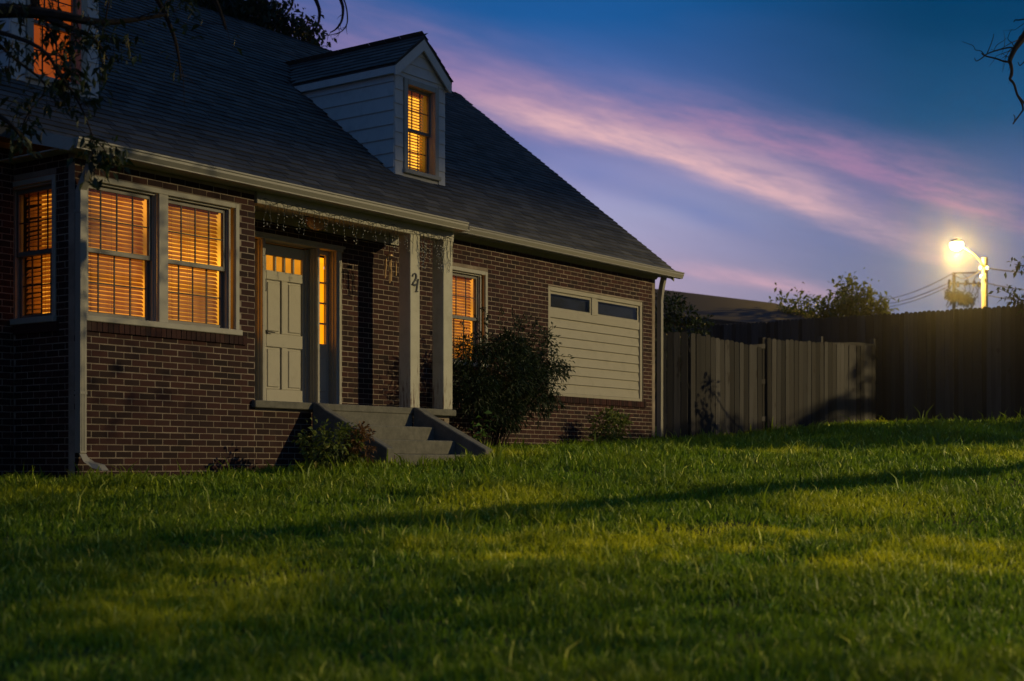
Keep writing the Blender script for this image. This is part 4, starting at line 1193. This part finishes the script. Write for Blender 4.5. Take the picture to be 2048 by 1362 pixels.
# bare tree at the right edge
rb_ = Vector((3.0, -16.2, gz(3.0, -16.2)))
t = thing('bare_tree', rb_, 'nearly bare tree branch with crooked twigs at the right picture edge, with unseen leaves added for shade', 'tree')
b = MB(); fk = Vector((3.1, -16.0, 4.7)); limb(b, [rb_ + Vector((0, 0, -.2)), rb_.lerp(fk, .5) + Vector((-.1, 0, 0)), fk], .17, .12, 10); put('trunk', b.mesh('trunk'), M['bark'], t)
br = MB()
E1 = limb(br, [fk, Vector((5.0, -12.4, 6.9)), Vector((5.4, -10.0, 6.7))] + px([(2180, -40), (2090, 15), (2046, 76), (2030, 98), (2019, 122)], 14.2), .08, .020)
E2 = limb(br, px([(2019, 122), (2023, 135), (2023, 150), (2020, 158), (2028, 168), (2034, 188), (2043, 205), (2046, 218), (2042, 226), (2028, 245), (2026, 248)], 14.2), .019, .006)
limb(br, px([(2027, 248), (2030, 236), (2027, 229)], 14.2), .006, .004)
limb(br, px([(2036, 192), (2045, 202), (2062, 222)], 14.2), .012, .008)
E3 = limb(br, px([(2018, 124), (2006, 122), (1992, 117), (1975, 113), (1966, 109), (1963, 106)], 14.2), .011, .006)
limb(br, px([(2030, 96), (2018, 95), (1996, 100), (1978, 106), (1969, 111)], 14.2), .008, .006)
limb(br, px([(1970, 111), (1961, 118), (1953, 122), (1949, 116)], 14.2), .006, .004)
limb(br, px([(1969, 110), (1962, 102), (1951, 100), (1947, 92), (1938, 88), (1924, 83)], 14.2), .005, .002)
limb(br, px([(1974, 107), (1982, 88), (1987, 72), (1987, 68)], 14.2), .005, .003)
limb(br, px([(1988, 100), (1994, 90), (2006, 82), (2013, 76)], 14.2), .0035, .002)
limb(br, px([(2029, 96), (2024, 86), (2016, 78), (2019, 66), (2024, 58)], 14.2), .005, .002)
limb(br, px([(2070, 35), (2050, 38), (2038, 40), (2030, 40), (2028, 44)], 14.4), .009, .005)
limb(br, px([(2060, 115), (2050, 122), (2040, 131), (2036, 124)], 14.3), .007, .004)
twigs(br, E1, 8, .3, .006, .5, .1, 1)
limb(br, [fk, Vector((5.6, -12.4, 6.6)), Vector((7.8, -10.8, 7.3))], .05, .015)
q = rng.normal(size=(620, 3)); q /= np.linalg.norm(q, axis=1, keepdims=True)
pp = np.array([7.75, -10.8, 7.05]) + q * (rng.random(620) ** (1 / 2.2))[:, None] * np.array([1.1, 1.0, 1.3])  # unseen leaf cloud added to dim the lamplight on the bay
put('crown', leaves_mesh('crown', pp, rng.normal(size=(620, 3)), rng.uniform(.06, .11, 620), .55), M['leaf_tree'], t)
put('limb', br.mesh('limb'), M['bark'], t)

# leafy branch tips at the right edge, low above the tall fence
lb = at(2330, 900, 24.0); lb.z = gz(lb.x, lb.y)
t = thing('young_tree', lb, 'young tree with small leaves reaching in above the tall fence at right', 'tree')
b = MB(); fk = at(2300, 610, 24.0); limb(b, [lb + Vector((0, 0, -.2)), lb.lerp(fk, .5), fk], .07, .05, 8); put('trunk', b.mesh('trunk'), M['bark'], t)
br = MB(); tips = []
for path in ([(2180, 600), (2090, 598), (2045, 600), (2025, 590), (2000, 578)], [(2200, 560), (2100, 545), (2050, 532), (2028, 528)], [(2150, 620), (2070, 618), (2042, 606), (2020, 598)]):
    pth = limb(br, [fk] + px(path, 23.6), .02, .003, 5); tips += pth[10:]
put('limb', br.mesh('limb'), M['bark'], t)
put('crown', leaf_cluster(tips, 5, .06, .105, .35, .5), M['leaf_dark'], t)

# dark bush behind the gate and the lamp-lit bush beyond the tall fence
kb = at(1362, 830, 29.0); kb.z = gz(kb.x, kb.y)
t = thing('evergreen_bush', kb, 'dense dark bush behind the gate at the house corner', 'bush')
P1, D1, S1 = clumps(110, 40, at(1345, 690, 29.0), 1.05, (.75, .75, 1.0), .2, .10)
put('foliage', leaves_mesh('foliage', P1, D1, S1, .5), M['leaf_dark'], t)
b = MB(); limb(b, [kb + Vector((0, 0, -.1)), at(1350, 720, 29.0)], .06, .03, 7); put('stem', b.mesh('stem'), M['bark'], t)
kb = at(1690, 900, 46.0); kb.z = gz(kb.x, kb.y)
t = thing('lamp_lit_tree', kb, 'feathery green tree top lit by the street lamp beyond the tall fence', 'tree')
b = MB(); tips = []
for cx_, cy_ in ((1575, 598), (1600, 606), (1625, 610), (1640, 600), (1660, 592), (1678, 585), (1695, 572), (1705, 566), (1718, 564), (1730, 575), (1745, 590), (1765, 598), (1712, 600), (1690, 610), (1670, 615), (1735, 612), (1755, 615)):
    p1 = at(cx_, cy_ + 30, 46 + rng.uniform(-1, 1)); p0 = kb.lerp(p1, .35); p0.z = kb.z + 1.2
    pth = limb(b, [p0, p0.lerp(p1, .6) + Vector((0, 0, .2)), p1], .05, .012, 5); tips += pth[3:]
    twigs(b, pth, 6, .55, .012, .4, -.45, 0, tips)
b.tube([kb + Vector((0, 0, -.2)), kb + Vector((0, 0, 1.4))], [.12, .09], 8)
put('trunk', b.mesh('trunk'), M['bark'], t)
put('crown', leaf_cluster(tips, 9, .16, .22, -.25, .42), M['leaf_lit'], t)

# ------------------------------------------------------------------ beyond the fence
na = at(1240, 900, 50.0); nz = gz(na.x, na.y)
t = thing('neighbour_house', (36.5, 14.5, nz), 'low dark neighbouring house with hipped roof behind the fences', 'house')
r0, r1 = at(1290, 577, 42.9), at(1548, 606, 47)
ax = (r1 - r0); ax.z = 0; ax.normalize(); nrm_ = Vector((-ax.y, ax.x, 0))
if nrm_.dot(CAM - r0) > 0: nrm_ = -nrm_
zR = r1.z; ze = zR - 1.25
A0 = r0 - ax * 6; A0.z = zR; B0 = Vector((r1.x, r1.y, zR)); hw = 3.4
e0, e1 = A0 - nrm_ * hw - ax * 3, B0 - nrm_ * hw + ax * 3.0; e2, e3 = B0 + nrm_ * hw + ax * 3.0, A0 + nrm_ * hw - ax * 3
v = [A0, B0] + [Vector((p.x, p.y, ze)) for p in (e0, e1, e2, e3)] + [Vector((p.x, p.y, ze - .15)) for p in (e0, e1, e2, e3)]
rm = MB(); rm.add([q[:] for q in v], [(0, 2, 3, 1), (1, 3, 4), (1, 4, 5, 0), (0, 5, 2), (2, 6, 7, 3), (3, 7, 8, 4), (4, 8, 9, 5), (5, 9, 6, 2), (6, 9, 8, 7)])
obj('roof', rm, M['neighbour_roof'], t)
ins = .4; w4 = [e0 + nrm_ * ins + ax * ins, e1 + nrm_ * ins - ax * ins, e2 - nrm_ * ins - ax * ins, e3 - nrm_ * ins + ax * ins]
wm = MB(); wm.add([(p.x, p.y, z) for z in (nz - .3, ze - .12) for p in w4], [(0, 1, 5, 4), (1, 2, 6, 5), (2, 3, 7, 6), (3, 0, 4, 7)])
obj('wall', wm, M['neighbour_wall'], t)

# lamp pole
lp = at(1969.5, 515, 60.0); lg = gz(lp.x, lp.y)
t = thing('street_lamp', (lp.x, lp.y, lg), 'lit street lamp on a wooden pole glowing yellow above the tall fence', 'street lamp')
b = MB(); b.tube([(lp.x + .02, lp.y, lg - .3), (lp.x + .01, lp.y, (lg + lp.z) / 2), (lp.x, lp.y, lp.z)], [.155, .14, .12], 12); pl_ = obj('pole', b, M['pole'], t)
hd_ = at(1913, 490, 59.6)
arm = [at(1966, 533, 59.9), at(1962, 524, 59.8), at(1950, 511, 59.75), at(1934, 499, 59.7), at(1922, 491, 59.6)]
b = MB(); limb(b, arm, .04, .035, 6); obj('arm', b, M['rust'], t)
u_ = (at(1890, 478, 59.6) - at(1930, 492, 59.6)).normalized()
b = MB(); b.lathe([(.10, .16), (.22, .10), (.27, .02), (.24, -.02), (.05, -.02)], hd_ + Vector((0, 0, .10)), 14); obj('lamp_head', b, M['steel'], t)
b = MB(); b.lathe([(.25, 0), (.27, -.08), (.24, -.20), (.15, -.30), (.02, -.34)], hd_ + Vector((0, 0, .10)), 16); obj('lens', b, M['lamp'], t, smooth=True)
for x_, y_ in ((1962, 536), (1975, 536), (1963, 553)):
    p = at(x_, y_, 59.8); obj('insulator', MB().lathe([(.05, -.06), (.07, 0), (.05, .06)], p, 10), M['insul'], t)
ld = bpy.data.lights.new('street_lamp_light', 'POINT'); ld.energy = 14000.0; ld.color = (1.0, .62, .12); ld.shadow_soft_size = .15
lo = bpy.data.objects.new('street_lamp_light', ld); col.objects.link(lo); lo.parent = t; lo.location = hd_ + Vector((-.02, -.02, -.36)) - wloc(t)

# its twin out of the picture by the street, the one whose light falls on the house
fb_ = Vector((21.5, -28.4, gz(21.5, -28.4)))
t = thing('street_lamp', fb_, 'tall street lamp with curved arm standing by the street in front of the lawn', 'street lamp')
b = MB(); b.tube([fb_ + Vector((0, 0, -.3)), Vector((fb_.x, fb_.y, LAMP.z - .3))], [.17, .12], 12); obj('pole', b, M['pole'], t)
b = MB(); limb(b, [Vector((fb_.x, fb_.y, LAMP.z - .9)), Vector((fb_.x - .6, fb_.y + .38, LAMP.z + .1)), LAMP + Vector((.3, -.15, .42))], .04, .035, 6); obj('arm', b, M['steel'], t)
b = MB(); b.lathe([(.10, .30), (.24, .22), (.30, .12), (.28, .06), (.05, .06)], LAMP, 14); obj('lamp_head', b, M['steel'], t)
b = MB(); b.lathe([(.20, .055), (.20, .035), (.02, .03)], LAMP, 14); obj('lens', b, M['lamp'], t)

# dark pole further off
dp = at(1908, 546, 100.0); dg = gz(dp.x, dp.y)
t = thing('utility_pole', (dp.x, dp.y, dg), 'distant dark utility pole with crossarms and drooping wires left of the street lamp', 'utility pole')
b = MB(); b.tube([(dp.x, dp.y, dg - .3), dp], [.16, .11], 10); obj('pole', b, M['pole'], t)
def bar(a, b_, r_, seg=5): return MB().tube([a, b_], r_, seg)
obj('crossarm', bar(at(1897, 567, 100), at(1962, 568, 100), .07), M['pole'], t); obj('crossarm', bar(at(1905, 546.5, 100), at(1956, 545.5, 100), .06), M['pole'], t)
for x_, y_ in ((1899, 565), (1899, 572), (1916, 569), (1932, 566), (1948, 567), (1957, 569)):
    p = at(x_, y_, 99.8); obj('insulator', MB().lathe([(.10, -.2), (.13, 0), (.08, .2)], p, 8), M['iron'], t)
# ivy-like tangle of cable and dry vine on the pole
Pt = []; 
for cx_, cy_, n_ in ((1899, 588, 50), (1906, 592, 50), (1918, 590, 70), (1928, 596, 60), (1936, 594, 60), (1942, 599, 30)):
    for _ in range(n_): Pt.append(at(rng.normal(cx_, 3.2), rng.normal(cy_, 4.0), 100 + rng.uniform(-.5, .5)))
me = leaf_cluster(Pt, 2, .12, .36, .9, .3); q = obj('vine_leaves', me, M['dark'], t); q['kind'] = 'stuff'
b = MB()
for path in ([(1926, 549), (1934, 556), (1938, 568), (1940, 580), (1936, 590)], [(1958, 548), (1950, 556), (1946, 566), (1947, 578), (1941, 590)], [(1944, 566), (1954, 578), (1956, 590), (1952, 597)], [(1962, 570), (1955, 582), (1950, 592)],
             [(1925, 566), (1930, 575), (1928, 585), (1920, 590)], [(1897, 596), (1895, 606), (1892, 612)], [(1902, 600), (1900, 608), (1894, 616)], [(1919, 600), (1919, 612)], [(1929, 604), (1928, 616)], [(1934, 600), (1934, 612)], [(1912, 612), (1916, 614)]):
    limb(b, px(path, 99.6), .035, .03, 4)
obj('jumper_wire', b, M['cable'], t)

# overhead wires
def cable(pa, pb, sag, r, label, group='overhead wires beyond the fence', seg=5):
    b = MB(); n = 14
    b.tube([pa.lerp(pb, i / n) + Vector((0, 0, -sag * 4 * (i / n) * (1 - i / n))) for i in range(n + 1)], r, seg)
    return tag(obj('overhead_wire', b, M['cable']), label, 'wire', group)
cable(at(1905, 547, 100), at(1690, 588, 170), 1.2, .03, 'uppermost overhead wire sloping left from the dark utility pole')
cable(at(1899, 565, 100), at(1690, 600, 170), 1.0, .03, 'middle overhead wire sloping left from the dark utility pole')
cable(at(1899, 572, 100), at(1690, 606, 170), 1.0, .028, 'lowest overhead wire sloping left from the dark utility pole')
cable(at(1906, 546, 100), at(1964, 536, 60), .4, .03, 'short overhead wire between the dark pole and the lamp pole')
cable(at(1975, 536, 59.8), at(2200, 528, 70), .3, .03, 'highest overhead wire running right from the lamp pole')
cable(at(1972, 566, 59.8), at(2200, 574, 75), .3, .025, 'middle overhead wire running right from the lamp pole')
cable(at(1972, 590, 59.8), at(2200, 592, 75), .3, .02, 'lowest overhead wire running right from the lamp pole')
# unseen cables added to cast the dark bands across the lawn
for dz, r, lab in ((0, .115, 'thick unseen cable added to cast the long shadow band on the lawn'), (.55, .02, 'thin unseen cable added to cast a second faint band on the lawn')):
    b = MB(); pa, pb = Vector((-14, -8.25, 4.46 + dz)), Vector((40, -21.55, 7.12 + dz)); b.tube([pa.lerp(pb, i / 20) for i in range(21)], r, 8)
    tag(obj('shadow_cable', b, M['cable']), lab, 'cable')

# ------------------------------------------------------------------ unseen trees added to shade the lawn and darken reflections
def unseen_tree(base, label, crowns, r=.28, hgt=7.0, sparse=()):
    bz = Vector((*base, gz(*base)))
    t = thing('unseen_tree', bz, label, 'tree', 'unseen trees added for shade and reflections')
    b = MB(); top = bz + Vector((.3, .2, hgt)); limb(b, [bz + Vector((0, 0, -.3)), bz.lerp(top, .5) + Vector((.15, 0, 0)), top], r, r * .7, 10)
    put('trunk', b.mesh('trunk'), M['bark'], t)
    b = MB(); PP, DD, SS = [], [], []
    for c, rad, sq, n in crowns:
        c = Vector(c)
        limb(b, [top + Vector((0, 0, -.6)), top.lerp(c, .5) + Vector((0, 0, .6)), c], r * .5, .05, 7)
        p, d, s_ = clumps(n, 30, c[:], rad, sq, .4, .16); PP.append(p); DD.append(d); SS.append(s_)
    for c, rad, n in sparse:                      # leaf clouds added in the lamp's path to shade the lawn
        q = rng.normal(size=(n, 3)); q /= np.linalg.norm(q, axis=1, keepdims=True)
        p = np.array(c) + q * (rng.random(n) ** (1 / 2.2))[:, None] * np.array(rad)
        PP.append(p); DD.append(rng.normal(size=(n, 3))); SS.append(rng.uniform(.07, .15, n))
        for k in range(5):
            e = Vector(p[k * 7]); limb(b, [top, top.lerp(e, .5) + Vector((0, 0, .3)), e], .02, .006, 5)
    put('limb', b.mesh('limb'), M['bark'], t)
    put('crown', leaves_mesh('crown', np.concatenate(PP), np.concatenate(DD), np.concatenate(SS), .6), M['leaf_tree'], t)
unseen_tree((0.2, -18.8), 'unseen spreading tree added off to the right to shade the left side of the lawn', [((0.2, -18.8, 7.8), 1.8, (1.2, 1, .8), 40)], .2, 5.2,
            sparse=[((5.5, -14.0, 5.72), (1.0, 3.4, .85), 3000), ((5.5, -9.8, 4.9), (.8, .9, .42), 260)])
unseen_tree((20.6, -14.0), 'unseen tall tree added off to the right to shade the far lawn and the tall fence', [((16.2, -14, 6.4), .9, (1.4, 1, .55), 40), ((20.6, -14, 8.2), 1.8, (1, 1, .9), 50)], .2, 5.8,
            sparse=[((16.3, -14.0, 6.72), (2.6, 1.3, .7), 9500)])
unseen_tree((37, -20), 'broad unseen tree added far to the right to darken reflections in the panes', [((37, -20, 7), 3.6, (1.6, 1, 1.1), 130), ((31.5, -21, 8.5), 2.8, (1.2, 1, 1.1), 80), ((44, -21, 7), 3.4, (1.4, 1, 1.1), 90)], .34, 5)  # added so the window panes mirror something dark

# ------------------------------------------------------------------ thin evening haze
hm = bpy.data.materials.new('haze'); hm.use_nodes = True
ht = hm.node_tree
for n in list(ht.nodes): ht.nodes.remove(n)
hv = ht.nodes.new('ShaderNodeVolumePrincipled'); hv.inputs['Color'].default_value = (.9, .92, .95, 1)
hv.inputs['Density'].default_value = .0002; hv.inputs['Anisotropy'].default_value = .958
hout = ht.nodes.new('ShaderNodeOutputMaterial'); ht.links.new(hv.outputs[0], hout.inputs['Volume'])
hz_o = obj('haze', MB().box(-410, 410, -410, 410, -3.0, 17.5), hm); hz_o['kind'] = 'stuff'

# ------------------------------------------------------------------ grass
def grass():
    zones = [(4.8, 8.0, 4300), (8.0, 11.0, 3000), (11.0, 15.0, 1900), (15.0, 21.0, 1050), (21.0, 30.5, 560)]
    Vs, Cs = [], []
    for d0, d1, dens in zones:
        k0, k1 = -.40, .42
        area = (k1 - k0) * (d1 ** 2 - d0 ** 2) / 2
        n = int(area * dens)
        d = np.sqrt(rng.uniform(d0 ** 2, d1 ** 2, n)); lat = rng.uniform(k0, k1, n) * d
        x = CAM.x + FWD.x * d + RGT.x * lat; y = CAM.y + FWD.y * d + RGT.y * lat
        pat = np.sin(x * 1.9 + 1.3 * np.sin(y * 1.1)) * np.sin(y * 2.3 + 1.1 * np.sin(x * .8)) + .6 * np.sin(x * 5.1 + y * 3.7) * np.sin(y * 4.3 - x * 2.9)
        keep = rng.random(n) < .72 + .28 * pat
        keep &= ~((y > -.10) & (x > -.06) & (x < 2.5)) & ~((y > .9) & (x < 13.2)) & ~((x > 2.4) & (x < 6.05) & (y > -.08)) & ~((x > 3.28) & (x < 5.31) & (y > -1.24) & (y < 0))
        keep &= x < 19.25
        x, y, d, pat = x[keep], y[keep], d[keep], pat[keep]; n = len(x)
        z = ground(x, y) - .006
        h = rng.uniform(.035, .095, n) * (1 + .30 * pat) * (1 + .018 * (d - 6)); tall = rng.random(n) < .03; h[tall] *= rng.uniform(1.4, 2.1, tall.sum()); lump = np.clip(np.sin(x * 7.3 + 2 * np.sin(y * 3.1)) * np.sin(y * 8.1 - 2 * np.sin(x * 2.7)), 0, 1); h *= 1 + .55 * lump
        w = rng.uniform(.0026, .0056, n) * (1 + .10 * (d - 5)); w[tall] *= 1.2
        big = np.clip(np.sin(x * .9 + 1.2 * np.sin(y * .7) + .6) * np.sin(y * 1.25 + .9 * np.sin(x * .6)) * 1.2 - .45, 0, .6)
        for (px_, py_, ra, rb) in ((-.14, -6.46, 1.1, .42), (-1.0, -6.4, .8, .35), (.9, -6.75, 1.1, .4), (.3, -8.4, .8, .35), (1.5, -8.5, .9, .35)):  # dry patches, also putting the lawn's bright lamplit middle into the colour
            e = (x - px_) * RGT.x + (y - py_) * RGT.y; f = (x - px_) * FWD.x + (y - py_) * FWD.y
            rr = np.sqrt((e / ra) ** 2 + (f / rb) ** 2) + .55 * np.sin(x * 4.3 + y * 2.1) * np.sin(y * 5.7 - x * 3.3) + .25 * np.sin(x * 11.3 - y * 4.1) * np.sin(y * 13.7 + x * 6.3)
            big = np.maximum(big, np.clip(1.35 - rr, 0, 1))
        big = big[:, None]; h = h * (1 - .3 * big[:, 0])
        a = rng.uniform(0, 2 * np.pi, n); bend = rng.uniform(.15, .9, n)
        ux, uy = np.cos(a), np.sin(a)
        b2 = rng.uniform(0, 2 * np.pi, n); bx, by = np.cos(b2) * bend, np.sin(b2) * bend
        v = np.zeros((n, 5, 3))
        p = np.stack([x, y, z], 1); s = np.stack([ux * w, uy * w, np.zeros(n)], 1)
        m1 = p + np.stack([bx * h * .25, by * h * .25, h * .55], 1); tp = p + np.stack([bx * h * .9, by * h * .9, h * (1.0 - .25 * bend)], 1)
        v[:, 0] = p - s; v[:, 1] = p + s; v[:, 2] = m1 - s * .8; v[:, 3] = m1 + s * .8; v[:, 4] = tp
        r = rng.random(n)[:, None]; q = np.clip(pat * .5 + .5, 0, 1)[:, None]
        c = np.array([.080, .165, .008]) * (1 - r) + np.array([.26, .40, .014]) * r
        c = c * (1 - .3 * q) + np.array([.30, .27, .012]) * .3 * q
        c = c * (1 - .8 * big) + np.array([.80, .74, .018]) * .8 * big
        dry = rng.random(n) < .03; c[dry] = np.array([.85, .85, .14]) * rng.uniform(.6, 1.3, (dry.sum(), 1))
        Vs.append(v); Cs.append(c)
    V = np.concatenate(Vs); Cc = np.concatenate(Cs)
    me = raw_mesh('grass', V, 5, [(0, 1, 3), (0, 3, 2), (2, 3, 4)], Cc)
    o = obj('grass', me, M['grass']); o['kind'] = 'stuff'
    print('blades', len(V))
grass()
